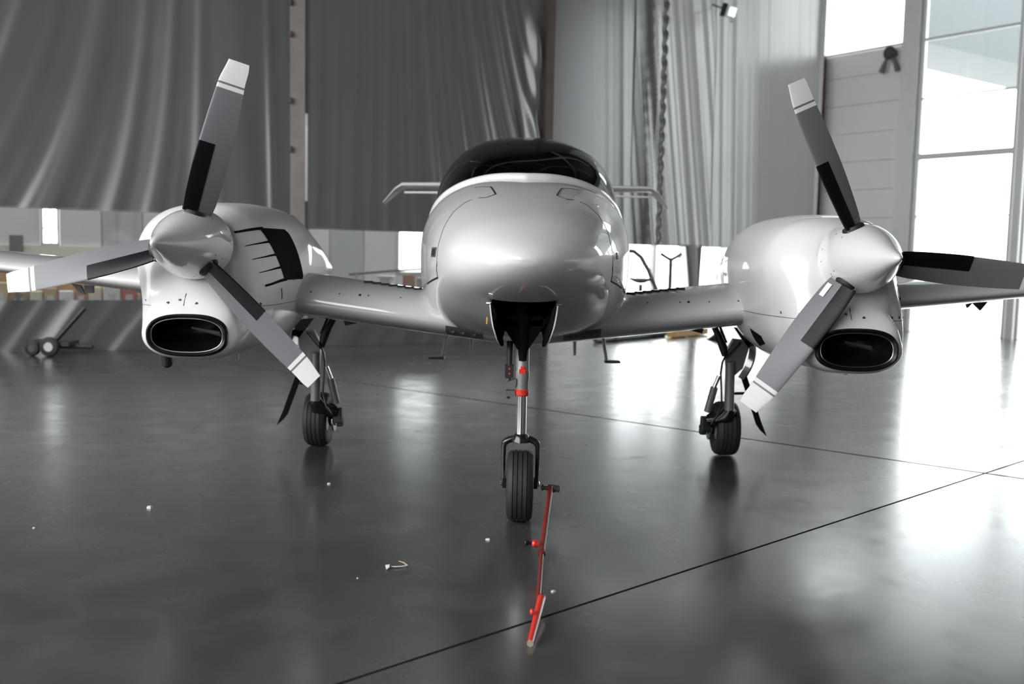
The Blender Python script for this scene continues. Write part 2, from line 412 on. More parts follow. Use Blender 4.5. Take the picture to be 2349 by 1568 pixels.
# left wall with a long window opening, front wall, ceiling
wl_ = empty('wall_left', (*lw(10), 0), 'grey left hangar wall with a long high window opening, out of frame', 'wall', kind='structure')
for a, b, z0, z1 in ((-0.2, DOOR0, 0, HZ), (DOOR1, _l + 0.2, 0, HZ), (DOOR0, DOOR1, DOORH, HZ), (DOOR0, DOOR1, 0, DOORZ)):
    MB().wallbox(lw(a), lw(b), z0, z1, 0.2, (-NL[0], -NL[1])).build('cladding', 'wall', wl_, smooth=False)
MB().wallbox(DD, RW_END, 0, HZ, 0.2, (0.64, -0.77)).build('wall_front', 'wall', smooth=False, label='plain grey hangar wall behind the camera', cat='wall', kind='structure')
xx = 0.9
cl = empty('ceiling', (0, 0, HZ), 'dark hangar ceiling with pale roof beams', 'ceiling', kind='structure')
MB().prism([(CA[0] - 1.5, CA[1] + .6, HZ), (P0[0] - .6, P0[1] + 1.2, HZ), (C0[0] - .3, C0[1] + 1.3, HZ), (*rw(24.5, -.5), HZ), (DD[0] - .3, DD[1] - .6, HZ)], (0, 0, 0.15)).build('sheet', 'ceil', cl, smooth=False)
ud = Vector((0.77, 0.64, 0)); vd = Vector((-0.64, 0.77, 0))
for k in range(-3, 7):
    c = Vector((4.0, 4.0, HZ - 0.35)) + vd * (k * 3.0 - 2.0)
    L = 20.0
    MB().box(c, (L, 0.16, 0.3), (ud, vd, Vector((0, 0, 1)))).build('beam', 'truss', cl, smooth=False)
for k in (-1, 0, 1):
    c = Vector((4.0, 4.0, HZ - 0.14)) + ud * (k * 6.0)
    MB().box(c, (0.12, 26.0, 0.16), (ud, vd, Vector((0, 0, 1)))).build('beam', 'truss', cl, smooth=False)

# posts in the curtain line
def plan(s, seg):   # distance along curtain from the middle post, seg 'L' towards the left (s<0), 'R' right
    u = (1, 0.49) if seg == 'L' else (6.6, 5.9)
    l = math.hypot(*u); return (P0[0] + u[0] / l * s, P0[1] + u[1] / l * s)
t = empty('trim_2', (*plan(-4.08, 'L'), 0), 'weathered beige post between left and middle curtains', 'post', kind='structure')
nL = (0.44, -0.898)
def shiftp(p, n, d): return (p[0] + n[0] * d, p[1] + n[1] * d)
MB().wallbox(plan(-4.20, 'L'), plan(-3.99, 'L'), 0, HZ, 0.2, (-nL[0], -nL[1])).build('shaft', 'column', t, smooth=False, bevel=0.01)
for z in (1.9, 2.9, 3.6, 4.55, 5.0):
    p = plan(-4.19, 'L'); MB().tube([(p[0] - 0.01, p[1] - 0.03, z - 0.04), (p[0] - 0.01, p[1] - 0.03, z + 0.04)], 0.035, 10).build('bolt', 'darkpost', t)
MB().wallbox(shiftp(plan(-0.075, 'L'), nL, .14), shiftp(plan(0.075, 'R'), nL, .14), 0, HZ, 0.16, (-nL[0], -nL[1])).build('trim_3', 'darkpost', smooth=False, label='dark rusty post behind the canopy, between middle and right curtains', cat='post', kind='structure')

# ---- curtains
def curtain(seg, s0, s1, z0, z1, fold, ns, nz, n):
    mb = MB(); rings = []
    for i in range(nz + 1):
        z = lerp(z0, z1, (i / nz) ** 1.25); row = []
        for j in range(ns + 1):
            s = lerp(s0, s1, j / ns); p = plan(s, seg); d = fold(s, z)
            row.append((p[0] + n[0] * d, p[1] + n[1] * d, z))
        rings.append(row)
    mb.loft(rings, closed=False)
    return mb
def ridge(x):           # rounded crest, flatter trough
    q = 0.5 + 0.5 * math.sin(x); return q ** 2.2
def fold_left(s, z):
    tt = smooth01((s + 9.5) / 5.3)
    c = lerp(0.62, -0.12, tt ** 1.6)
    ph = s - c * (z - 1.9) * (1 - 0.05 * (z - 1.9)); hh = max(0, z - 1.7)
    a = 0.026 * math.exp(-hh / 2.2) + 0.009
    d = a * (ridge(ph * 9.0 + 1.3 * math.sin(ph * 2.1)) * 0.7 + 0.7 * ridge(ph * 5.1 + 2.0) + 0.35 * ridge(ph * 17.0 + 1.0 + math.sin(ph * 3.3)) * math.exp(-hh / 1.2))
    d += 0.10 * math.sin(ph * 1.15 + 0.5) * 0.6
    d += 0.05 * math.exp(-((s + 4.42) / 0.12) ** 2) * ridge(s * 18 + z * 0.4)
    return d - 0.05
def fold_mid(s, z):
    w = smooth01((s + 3.3) / 3.3); hh = max(0, z - 1.7)
    c = lerp(0.02, -0.33, w)
    ph = s - c * (z - 2.5)
    a = (0.010 + 0.075 * w ** 2.2) * math.exp(-hh / 3.2) + 0.003
    d = a * (ridge(ph * 13.0 + 1.4 * math.sin(ph * 3)) + 0.6 * ridge(ph * 23 + 0.7))
    d += 0.12 * math.exp(-((s + 0.22) / 0.13) ** 2) * math.exp(-max(0, z - 5.0) / 1.0)
    return d - 0.04
def fold_right(s, z):
    hh = max(0, z - 1.65)
    a = 0.008 + 0.030 * math.exp(-((s - 3.4) / 1.3) ** 2)
    ph = s + (0.16 if s < 4.5 else 0.05) * (z - 1.6) * (1 if s > 2.2 else 0.3)
    d = a * (1.1 * ridge(ph * 7.5 + 1.1 * math.sin(ph * 2.2)) + 0.6 * ridge(ph * 15.5 + 0.6) + 0.25 * ridge(ph * 31 + 1.1)) * (0.35 + 0.65 * math.exp(-hh / 4.5)) * smooth01((s - 0.6) / 2.0)
    d += 0.05 * math.sin(s * 1.3 + 1.0)
    return d - 0.06
nR = (0.666, -0.745)
def skirt(seed):
    def f(s, z):
        ph = s - 0.9 * z + 0.4 * math.sin(s * 0.9 + seed)
        return 0.04 + 0.03 * ridge(ph * 5.0 + seed) + 0.014 * ridge(ph * 11 + 2 * seed) + 0.06 * (0.7 - z) * math.sin(s * 1.7 + seed)
    return f
cu1 = empty('hangar_curtain', (*plan(-9, 'L'), 0), 'grey tarpaulin curtain with slanting folds, left of the beige post', 'curtain', 'grey tarpaulin curtains')
curtain('L', -17.0, -4.22, 1.905, 9.02, fold_left, 420, 90, nL).build('upper_sheet', 'tarp', cu1, angle=180)
curtain('L', -17.0, -4.22, 0.66, 1.93, lambda s, z: 0.015 * math.sin(s * 3 + z), 120, 10, nL).build('clear_strip', 'vinyl', cu1, angle=180)
curtain('L', -17.0, -4.22, 0.0, 0.69, skirt(0.7), 300, 16, nL).build('lower_skirt', 'tarp', cu1, angle=180)
cu2 = empty('hangar_curtain', (*plan(-2, 'L'), 0), 'grey tarpaulin curtain hanging between beige post and dark post', 'curtain', 'grey tarpaulin curtains')
curtain('L', -3.945, -0.02, 1.745, 9.02, fold_mid, 240, 100, nL).build('upper_sheet', 'tarp', cu2, angle=180)
curtain('L', -3.84, -0.07, 0.68, 1.77, lambda s, z: 0.03 * math.sin(s * 5 + z * 2) * max(0, 1.3 - z), 60, 14, nL).build('clear_strip', 'vinyl', cu2, angle=180)
curtain('L', -3.97, -0.07, 0.0, 0.70, skirt(2.1), 160, 16, nL).build('lower_skirt', 'tarp', cu2, angle=180)
curtain('L', -4.02, -3.93, 0.68, 2.16, fold_mid, 4, 10, nL).build('hem_strip', 'tarp', cu2, angle=180)
curtain('L', -4.02, -3.93, 3.44, 9.02, fold_mid, 4, 30, nL).build('hem_strip', 'tarp', cu2, angle=180)
cu4 = empty('hangar_curtain', (*plan(1.4, 'R'), 0), 'narrow dark grey tarpaulin curtain between the dark post and the braided lacing', 'curtain', 'grey tarpaulin curtains')
curtain('R', 0.02, 2.86, 1.66, 9.02, fold_right, 150, 70, nR).build('upper_sheet', 'tarp', cu4, angle=180)
cu3 = empty('hangar_curtain', (*plan(5.5, 'R'), 0), 'pale sheened tarpaulin curtain with vertical folds beside the board wall', 'curtain', 'grey tarpaulin curtains')
lc = MB(); pts = []; rad_ = []
pl_ = plan(2.84, 'R')
for i in range(260):
    z = 1.68 + (6.9 - 1.68) * i / 259
    a_ = z * 2 * math.pi / 0.26
    pts.append((pl_[0] + nR[0] * .08 + .014 * math.cos(a_), pl_[1] + nR[1] * .08 + .014 * math.sin(a_), z)); rad_.append(.050 + .010 * math.sin(a_ * 1.0 + 1.0))
lc.tube(pts, rad_, 10).build('braided_lacing', 'tarp2', cu3)
curtain('R', 2.82, 8.30, 1.66, 9.02, fold_right, 300, 80, nR).build('upper_sheet', 'tarp2', cu3, angle=180)
# loose flap hanging in the gap under the right curtain
fl = MB()
pA, pB = plan(3.62, 'R'), plan(4.22, 'R')
rows = []
for i in range(12):
    z = lerp(0.0, 1.7, i / 11); row = []
    for j in range(13):
        q = j / 12; s = lerp(3.66 + 0.32 * (1 - z / 1.7), 4.25, q); p = plan(s, 'R')
        d = 0.05 * math.sin(q * 11 + z); row.append((p[0] + nR[0] * d, p[1] + nR[1] * d, z))
    rows.append(row)
fl.loft(rows, closed=False)
fl.build('loose_flap', 'palegrey', cu3, angle=180)

# ---- hall behind the curtains
BU = (1 / math.hypot(1, 0.45), 0.45 / math.hypot(1, 0.45))
def bw(s, off=0.0): return (BU[0] * s + BU[1] * off, 24.0 + BU[1] * s - BU[0] * off)
nbk = (-BU[1], BU[0])
wb = empty('wall_back', (*bw(0), 0), 'pale far wall of the hall seen through the clear curtain strips', 'wall', kind='structure')
holes = [(-10.84, -10.49, 1.44, 2.3), (-3.3, -2.3, 0.95, 2.2), (2.55, 3.71, 0.3, 2.6), (3.78, 4.60, 0.3, 2.6), (5.16, 5.95, 0.3, 2.6)]
edges = [-18.0] + [e for h in holes for e in h[:2]] + [9.5]
for i in range(0, len(edges), 2):
    a, b = edges[i], edges[i + 1]
    nseg = max(1, int((b - a) / 0.75)); w = (b - a) / nseg
    for q in range(nseg):
        mt = 'pale' if (q * 7 + i) % 3 else 'palegrey'
        MB().wallbox(bw(a + q * w + 0.01), bw(a + (q + 1) * w - 0.01), 0, 4.2, 0.1, nbk).build('panel', mt, wb, smooth=False)
for i in range(0, len(edges), 2):
    MB().wallbox(bw(edges[i], -.11), bw(edges[i + 1], -.11), 0, 4.2, 0.03, nbk).build('backing', 'palegrey', wb, smooth=False)
for n_, (a, b, z0, z1) in enumerate(holes):
    MB().wallbox(bw(a), bw(b), 0, z0, 0.1, nbk).build('panel', 'pale', wb, smooth=False)
    MB().wallbox(bw(a), bw(b), z1, 4.2, 0.1, nbk).build('panel', 'pale', wb, smooth=False)
    w = empty('window_%d' % (5 + n_), (*bw((a + b) / 2), z0), ['small bright two-pane window far left behind the curtain gap', 'bright window behind the gap, left of the fuselage',
              'bright window close to the right of the fuselage', 'bright window behind the forked stand', 'bright window beside the right engine'][n_], 'window', kind='structure')
    fr = MB()
    fr.wallbox(bw(a, 0.02), bw(a + 0.05, 0.02), z0, z1, 0.08, nbk); fr.wallbox(bw(b - 0.05, 0.02), bw(b, 0.02), z0, z1, 0.08, nbk)
    fr.wallbox(bw(a, 0.02), bw(b, 0.02), z0, z0 + 0.04, 0.08, nbk); fr.wallbox(bw(a, 0.02), bw(b, 0.02), z1 - 0.04, z1, 0.08, nbk)
    fr.build('frame', 'pale', w, smooth=False)
    zm_ = 1.78 if n_ == 0 else 1.25
    if n_ != 1: MB().wallbox(bw(a + 0.05, 0.02), bw(b - 0.05, 0.02), zm_ - 0.015, zm_ + 0.015, 0.06, nbk).build('mullion', 'pale', w, smooth=False)
    if n_ == 0: MB().wallbox(bw(a + 0.18, 0.02), bw(a + 0.205, 0.02), z0, z1, 0.06, nbk).build('mullion', 'pale', w, smooth=False)
    MB().wallbox(bw(a + 0.03), bw(b - 0.03), z0 + 0.02, z1 - 0.02, 0.008, nbk).build('pane', 'pane', w, smooth=False)
MB().wallbox(bw(-18, 0.05), bw(-6.4, 0.05), 1.14, 1.42, 0.05, nbk).build('dado', 'cream', wb, smooth=False)
MB().wallbox(bw(-9.35, 0.06), bw(-9.1, 0.06), 0.9, 2.3, 0.06, nbk).build('pilaster', 'palegrey', wb, smooth=False)
MB().wallbox(bw(-6.75, 0.06), bw(-6.45, 0.06), 0.9, 2.3, 0.06, nbk).build('pilaster', 'palegrey', wb, smooth=False)
MB().wallbox(bw(-11.4, 0.19), bw(-11.15, 0.19), 1.0, 1.62, 0.12, nbk).build('fuse_box', 'darkgrey', label='dark grey box on the far wall, left of the two-pane window', cat='box', smooth=False, bevel=0.01)

# unseen hall roof and end walls dim the sky; slots added for light
LIGHT_SLOTS = (2.2, 4.1, 5.1)
hr = empty('hall_roof', (*bw(-4, 4), HZ), 'unseen grey roof of the hall behind the curtains, with added light slots', 'roof', kind='structure')
for a, b in ((-0.6, 0.6), (LIGHT_SLOTS[0], LIGHT_SLOTS[1]), (LIGHT_SLOTS[2], 11.5)):
    pl = [bw(-19, a), bw(10.5, a), bw(10.5, b), bw(-19, b)]
    pl = clip(pl, shiftp(plan(-20, 'L'), nL, -.3), shiftp(plan(0, 'L'), nL, -.3), True)
    pl = clip(pl, shiftp(plan(0, 'R'), nR, -.3), shiftp(plan(9, 'R'), nR, -.3), True)
    pl = clip(pl, rw(-6, 0), rw(24, 0), False)
    if len(pl) > 2: MB().prism([(x, y, HZ) for x, y in pl], (0, 0, .1)).build('roof_sheet', 'palegrey', hr, smooth=False)
MB().wallbox(bw(-18.5, -0.6), bw(-18.5, 9.5), 0, HZ, .1, (-1, 0)).build('end_wall', 'palegrey', hr, smooth=False)
EA, EB = (7.15, 22.3), bw(9.3, -0.1)
MB().wallbox(EA, EB, 0, 0.5, .1, (1, 0)).build('end_wall', 'palegrey', hr, smooth=False)
MB().wallbox(EA, EB, 8.6, HZ, .1, (1, 0)).build('end_wall', 'palegrey', hr, smooth=False)
portal(EA, EB, 0.5, 8.6, (-1, .3))  # open hall end added to backlight the curtain near the corner
MB().wallbox(bw(-19, -0.12), bw(9.3, -0.12), 4.15, HZ, .1, nbk).build('eaves_wall', 'palegrey', hr, smooth=False)

# neighbouring roof outside the right windows
pr0, pr1 = Vector((10.274, 26.0, 7.258)), Vector((13.04, 26.0, 6.69))
d = (pr1 - pr0)
q0, q1 = pr0 - d * 0.12, pr1 + d * 2.0
nbld = empty('neighbouring_roof', (q0.x, 26, 0), 'grey clad neighbouring building roof seen through the tall right window', 'building')
MB().prism([(q0.x, 26, q0.z), (q1.x, 26, q1.z), (q1.x, 26, 13), (q0.x, 26, 13)], (1.5, 3.5, 0)).build('roof_cladding', 'roof', nbld, smooth=False)
for k in range(3):
    x = q1.x - 0.2 - 0.5 * k; zz = lerp(q0.z, q1.z, (x - q0.x) / (q1.x - q0.x))
    MB().box((x + 0.02, 26.6, zz / 2 + 0.1), (0.16, 0.16, zz + 0.3)).build('support', 'roof', nbld, smooth=False)

# ================================================================ AIRPLANE
plane = empty('airplane', (0, 5.0, 0), 'white twin-engine light aircraft parked nose-on in the hangar', 'airplane')

# ---- fuselage surface
FY = [4.36, 4.365, 4.38, 4.42, 4.48, 4.57, 4.71, 4.91, 5.16, 5.51, 5.91, 6.31, 7.0, 7.8, 8.6, 9.6, 10.6, 11.1]
f_w = pchip(FY, [0.004, .045, .085, .148, .21, .283, .37, .447, .517, .583, .640, .668, .672, .59, .42, .26, .13, .06])
f_zt = pchip(FY, [1.392, 1.41, 1.428, 1.458, 1.492, 1.535, 1.592, 1.657, 1.727, 1.812, 1.882, 1.90, 1.87, 1.86, 1.82, 1.76, 1.70, 1.66])
f_zb = pchip(FY, [1.388, 1.368, 1.347, 1.312, 1.277, 1.240, 1.193, 1.128, 1.045, .955, .895, .872, .87, .90, 1.0, 1.17, 1.35, 1.42])
f_zm = pchip(FY, [1.39, 1.39, 1.39, 1.39, 1.388, 1.385, 1.38, 1.375, 1.375, 1.38, 1.395, 1.405, 1.41, 1.45, 1.48, 1.52, 1.55, 1.56])
f_n = pchip(FY, [2.0, 2.0, 2.0, 2.02, 2.05, 2.1, 2.15, 2.2, 2.3, 2.4, 2.5, 2.55, 2.6, 2.5, 2.3, 2.1, 2.0, 2.0])
f_nl = pchip(FY, [2.0, 2.0, 2.0, 2.02, 2.05, 2.15, 2.3, 2.45, 2.6, 2.8, 2.9, 2.95, 2.9, 2.6, 2.3, 2.1, 2.0, 2.0])
def fus(Y, th):
    c, s = math.cos(th), math.sin(th); n = f_n(Y) if s >= 0 else f_nl(Y); zm = f_zm(Y)
    h = (f_zt(Y) - zm) if s >= 0 else (zm - f_zb(Y))
    return (f_w(Y) * spw(c, 2 / n), Y, zm + h * spw(s, 2 / n))
def fus_z(Y, x):          # top surface height
    n = f_n(Y); w = f_w(Y); zm = f_zm(Y)
    if abs(x) >= w: return zm
    return zm + (f_zt(Y) - zm) * (1 - (abs(x) / w) ** n) ** (1 / n)
def fus_x(Y, z):
    zm = f_zm(Y); n = f_n(Y) if z >= zm else f_nl(Y); h = (f_zt(Y) - zm) if z >= zm else (zm - f_zb(Y))
    q = min(1, abs(z - zm) / h); return f_w(Y) * (1 - q ** n) ** (1 / n)
# canopy surface
GY = [5.80, 5.83, 5.9, 6.0, 6.15, 6.35, 6.65, 7.0, 7.5, 8.0, 8.6, 9.2]
c_w = pchip(GY, [0.03, .19, .31, .42, .515, .59, .64, .658, .625, .53, .37, .2])
c_zt = pchip(GY, [1.868, 1.895, 1.935, 1.985, 2.045, 2.115, 2.20, 2.25, 2.262, 2.21, 2.06, 1.86])
CZ0, CN = 1.52, 2.7
def can_z(Y, x):
    w = c_w(Y)
    if abs(x) >= w: return -1
    return CZ0 + (c_zt(Y) - CZ0) * (1 - (abs(x) / w) ** CN) ** (1 / CN)
def in_canopy(x, y, z, m=0.03):
    if not (5.9 < y < 8.3): return False
    return z > 1.62 and z < can_z(y, x) - m and abs(x) < c_w(y) - m
WELL0, WELL1, WELLX = 4.75, 5.38, 0.165
def keep_fus(x, y, z):
    if in_canopy(x, y, z): return False
    if abs(x) < WELLX and WELL0 < y < WELL1 and z < 1.3: return False
    return True
ys = [4.36 + 0.39 * (i / 26) ** 1.8 for i in range(26)] + [WELL0 + (WELL1 - WELL0) * i / 20 for i in range(20)] + [WELL1 + (8.4 - WELL1) * i / 60 for i in range(60)] + [8.4 + 2.7 * i / 16 for i in range(17)]
NTH = 160
fm = MB(); fm.loft([[fus(y, 2 * math.pi * k / NTH) for k in range(NTH)] for y in ys], keep=keep_fus, cap0=True, cap1=True)
fuse = fm.build('fuselage', 'paint', plane, angle=50, label='glossy white nose and cabin body')
# fin between tail cone and tailplane
fn = MB()
def foil(LE, c, zc, th, X, n=18, camber=0.02):
    pts = []
    def yt(q): return 5 * th * (.2969 * math.sqrt(q) - .126 * q - .3516 * q * q + .2843 * q ** 3 - .1036 * q ** 4)
    qs = [0.5 - 0.5 * math.cos(math.pi * i / n) for i in range(n + 1)]
    cam_ = lambda q: camber * 4 * q * (1 - q)
    for q in reversed(qs): pts.append((X, LE + c * q, zc + c * (cam_(q)) + yt(q)))
    for q in qs[1:-1]: pts.append((X, LE + c * q, zc + c * (cam_(q)) - yt(q)))
    return pts
def finring(z, LE, c, t):
    return [(p[2], p[1], z) for p in foil(LE, c, 0, t, 0, camber=0)]
fn.loft([finring(1.5, 9.7, 1.5, .16), finring(1.9, 10.2, 1.15, .13), finring(2.16, 10.5, .95, .11)], cap0=True, cap1=True)
fn.build('tail_fin', 'paint2', plane)
tp = MB()
secs = [(-1.62, 1.985, 10.95, .28, .035), (-1.47, 2.125, 10.78, .50, .05), (-1.38, 2.17, 10.68, .58, .06), (0, 2.18, 10.5, .78, .085), (1.38, 2.18, 10.68, .58, .06), (1.47, 2.135, 10.78, .50, .05), (1.60, 2.0, 10.95, .28, .035)]
tp.loft([foil(le, c, z, t, x, camber=0) for x, z, le, c, t in secs], cap0=True, cap1=True)
tail = tp.build('tailplane', 'paint2', plane)
for s in (-1, 1):
    MB().tube([(s * 0.5, 10.66, 2.09), (s * 1.36, 10.8, 2.09)], 0.012, 8).build('elevator_edge', 'paint2', tail)

# ---- canopy
NC = 90
def can_ring(Y):
    w, zt = c_w(Y), c_zt(Y)
    return [(w * spw(math.cos(a), 2 / CN), Y, CZ0 + (zt - CZ0) * spw(math.sin(a), 2 / CN)) for a in [math.pi * k / NC for k in range(NC + 1)]]
cys = [5.80 + 0.35 * (i / 14) ** 1.5 for i in range(14)] + [6.15 + 2.15 * i / 44 for i in range(45)]
cm = MB(); cm.loft([can_ring(y) for y in cys], closed=False, keep=lambda x, y, z: z > fus_z(y, x) - 0.03)
canopy = cm.build('canopy', 'glass', plane, angle=70, label='dark tinted canopy glass')
# meeting line of canopy and body
edge = []
for i in range(60):
    Y = 5.802 + 1.9 * (i / 59) ** 1.6
    lo, hi = 0.0, c_w(Y) * 0.9999
    if can_z(Y, 0) < fus_z(Y, 0): continue
    for _ in range(40):
        mid = (lo + hi) / 2
        if can_z(Y, mid) > fus_z(Y, mid): lo = mid
        else: hi = mid
    edge.append((lo, Y, fus_z(Y, lo)))
line = [(-x, y, z) for x, y, z in reversed(edge)] + [(x, y, z) for x, y, z in edge if x > 0.004]
line = [Vector(p) for p in line]
def band(mb, pts, r, up):
    return mb.tube(pts, r, 12, True, up=up)
MB().tube([p + Vector((0, 0.0, -0.003)) for p in line], 0.036, 14).build('canopy_frame', 'paint', canopy, label='white rim along the foot of the windshield')
MB().tube([p + Vector((0, -0.055 if abs(p.x) < .45 else -0.055 * max(0, (0.64 - abs(p.x)) / .19), 0)) for p in [Vector((q.x * 1.03, q.y, fus_z(q.y - 0.055, q.x * 1.03) - 0.004)) for q in line if abs(q.x) < 0.585]], 0.011, 8).build('rim_strip', 'paint', canopy)
# roof band behind the windshield
rb = MB(); rings = []
for Y in [7.28 + 0.14 * i / 6 for i in range(7)]:
    off = 0.006
    rings.append([(x * (1 + off / 0.6), y, CZ0 + (z - CZ0) * (1 + off / 0.7)) for x, y, z in can_ring(Y)])
rb.loft(rings, closed=False)
rings2 = [[(x * 0.97, y, CZ0 + (z - CZ0) * 0.97) for x, y, z in can_ring(Y)] for Y in (7.28, 7.42)]
rb.loft([rings[0], rings2[0]], closed=False); rb.loft([rings[-1], rings2[1]], closed=False)
rb.build('roof_band', 'paint', canopy)
# rear part behind the band: opaque white cabin roof
rr = MB(); rr.loft([[(x * 1.004, y, CZ0 + (z - CZ0) * 1.004) for x, y, z in can_ring(Y)] for Y in [8.2 + i * 0.1 for i in range(11)]], closed=False, cap1=False)
rr.build('cabin_roof', 'paint', plane)
# cabin inside
ci = MB()
ci.box((0, 7.2, 1.40), (1.1, 2.2, 0.3)); ci.box((0, 8.25, 1.7), (1.0, 0.05, 0.8))
ci.build('cabin_floor', 'interior', plane, smooth=False)
gs = MB()
gs.loft([[(x * k, y, z0 + (z - z0) * 1.0) for x, y, z in [(math.cos(a) * 0.5, yy, 1.55 + h * max(0, math.sin(a)) ** 0.6) for a in [math.pi * i / 24 for i in range(25)]]] for k, yy, h, z0 in ((0.55, 5.98, .30, 0), (0.85, 6.12, .335, 0), (1.0, 6.35, .36, 0), (1.02, 6.55, .35, 0), (1.0, 6.6, .1, 0))], closed=False)
gs.build('glareshield', 'interior', plane)
for x in (-0.28, 0.28):
    seat = MB()
    seat.loft([[(x + 0.21 * spw(math.cos(a), .6), yy + 0.06 * spw(math.sin(a), .6), z) for a in [2 * math.pi * i / 20 for i in range(20)]] for z, yy in ((1.5, 7.05), (1.7, 7.1), (1.88, 7.16), (1.93, 7.18))], cap0=True, cap1=True)
    so = seat.build('seat_back', 'leather', plane)
    MB().loft([[(x + w * spw(math.cos(a), .6), 7.2 + 0.045 * spw(math.sin(a), .6), z) for a in [2 * math.pi * i / 20 for i in range(20)]] for z, w in ((1.94, .09), (1.97, .13), (2.06, .13), (2.09, .10))], cap0=True, cap1=True).build('headrest', 'leather', so)
# pale arcs built under the glass to imitate roof beam reflections
for y0, y1, k in ((6.45, 7.5, 0.95), (7.5, 6.45, 0.945)):
    pts = []
    for i in range(4, 87, 2):
        Y = lerp(y1, y0, i / 90.0); x, y, z = can_ring(Y)[i]; pts.append((x * k, y, CZ0 + (z - CZ0) * k))
    MB().tube(pts, 0.012, 8).build('reflection_arc', 'truss', plane)

# ---- panel seams and catches on the nose
def seam(pts, r, name='panel_seam', m='seam', parent=None):
    return MB().tube(pts, r, 6).build(name, m, parent or fuse)
def on_side(Y, z, s, o=0.0): return Vector((s * (fus_x(Y, z) + o), Y, z))
def on_top(Y, x, o=0.0): return Vector((x, Y, fus_z(Y, x) + o))
SEAMS = True

def proj_line(pts, o=0.0):
    """points given as (x, Y) on top or (side, Y, z) on a flank, densified on the surface"""
    out = []
    for i in range(len(pts) - 1):
        a, b = pts[i], pts[i + 1]
        for k in range(8):
            q = k / 8.0; x, Y, z = [lerp(a[j], b[j], q) for j in range(3)]
            zt_, xs_ = fus_z(Y, x), fus_x(Y, z)
            if abs(zt_ - z) < abs(abs(x) - xs_) and z > f_zm(Y): out.append(Vector((x, Y, zt_ + o)))
            else: out.append(Vector((math.copysign(xs_ + o, x), Y, z)))
    out.append(Vector(pts[-1])); return out
for s in (-1, 1):
    seam(proj_line([(s * .30, 5.60, 1.79), (s * .236, 5.541, 1.80), (s * .201, 5.483, 1.792)]), .0022)
    seam(proj_line([(s * .201, 5.483, 1.792), (s * .165, 5.235, 1.735)]), .0050, 'door_gap')
    seam(proj_line([(s * .165, 5.235, 1.735), (s * .215, 5.19, 1.715), (s * .26, 5.23, 1.71)]), .0026)
    seam(proj_line([(s * .29, 5.24, 1.70), (s * .327, 5.237, 1.69), (s * .387, 5.156, 1.631), (s * .419, 5.049, 1.562), (s * .435, 4.96, 1.492), (s * .443, 4.925, 1.43), (s * .447, 4.912, 1.347)]), .0018)
    seam(proj_line([(s * .447, 4.912, 1.37), (s * .447, 4.945, 1.288)]), .0026)
    seam(proj_line([(s * .447, 4.945, 1.288), (s * .484, 5.078, 1.271), (s * .534, 5.301, 1.245)]), .0050, 'door_gap')
    lm = MB(); rr_ = []
    for i in range(5):
        Y = 4.955 + .028 * i; rr_.append([(s * (fus_x(Y, z) + .002), Y, z) for z in (1.393, 1.405, 1.418, 1.43, 1.443)])
    lm.loft(rr_, closed=False); lt_ = lm.build('door_latch', 'steel', fuse)
    lm = MB(); lm.loft([[(p[0] + s * .0015, p[1] + .0, 1.418 + (p[2] - 1.418) * .7) for p in r_] for r_ in rr_[1:4]], closed=False); lm.build('latch_pull', 'seam', fuse)


# wheel well
ww = MB()
ww.loft([[(-WELLX, y, z) for y, z in ((WELL0, 1.45), (WELL1, 1.45))], ])
ww = MB()
X = WELLX + 0.004
ww.add([(-X, WELL0, 1.19), (X, WELL0, 1.19), (X, WELL1, 0.985), (-X, WELL1, 0.985), (-X, WELL0 + .02, 1.5), (X, WELL0 + .02, 1.5), (X, WELL1, 1.5), (-X, WELL1, 1.5)],
       [(4, 5, 6, 7), (0, 4, 7, 3), (1, 2, 6, 5), (0, 1, 5, 4), (3, 7, 6, 2)])
ww.build('wheel_well', 'void', fuse, smooth=False)

# ---- wings
def wing_low(X): return 0.845 + 0.116 * X
w_t = pchip([0, 1.4, 2.0, 2.45, 3.4, 6.5], [.262, .262, .215, .175, .125, .07])
w_le = pchip([0, 1.3, 2.1, 3.4, 6.5], [5.62, 5.66, 5.80, 5.88, 6.1])
w_c = pchip([0, 1.3, 2.1, 3.4, 6.5], [1.62, 1.6, 1.38, 1.22, .8])
def wing_sec(X, s):
    t, c = w_t(X), w_c(X); zc = wing_low(X) + t / 2 - 0.02 * c * 0.4
    return foil(w_le(X), c, zc, t / c, s * X, n=26, camber=0.012)
def wing_pt(X, s, q, upper):
    t, c = w_t(X), w_c(X); th = t / c; zc = wing_low(X) + t / 2 - 0.02 * c * 0.4
    yt = 5 * th * (.2969 * math.sqrt(q) - .126 * q - .3516 * q * q + .2843 * q ** 3 - .1036 * q ** 4)
    return Vector((s * X, w_le(X) + c * q, zc + c * 0.012 * 4 * q * (1 - q) + (yt * 1.0 if upper else -yt) * c / c))
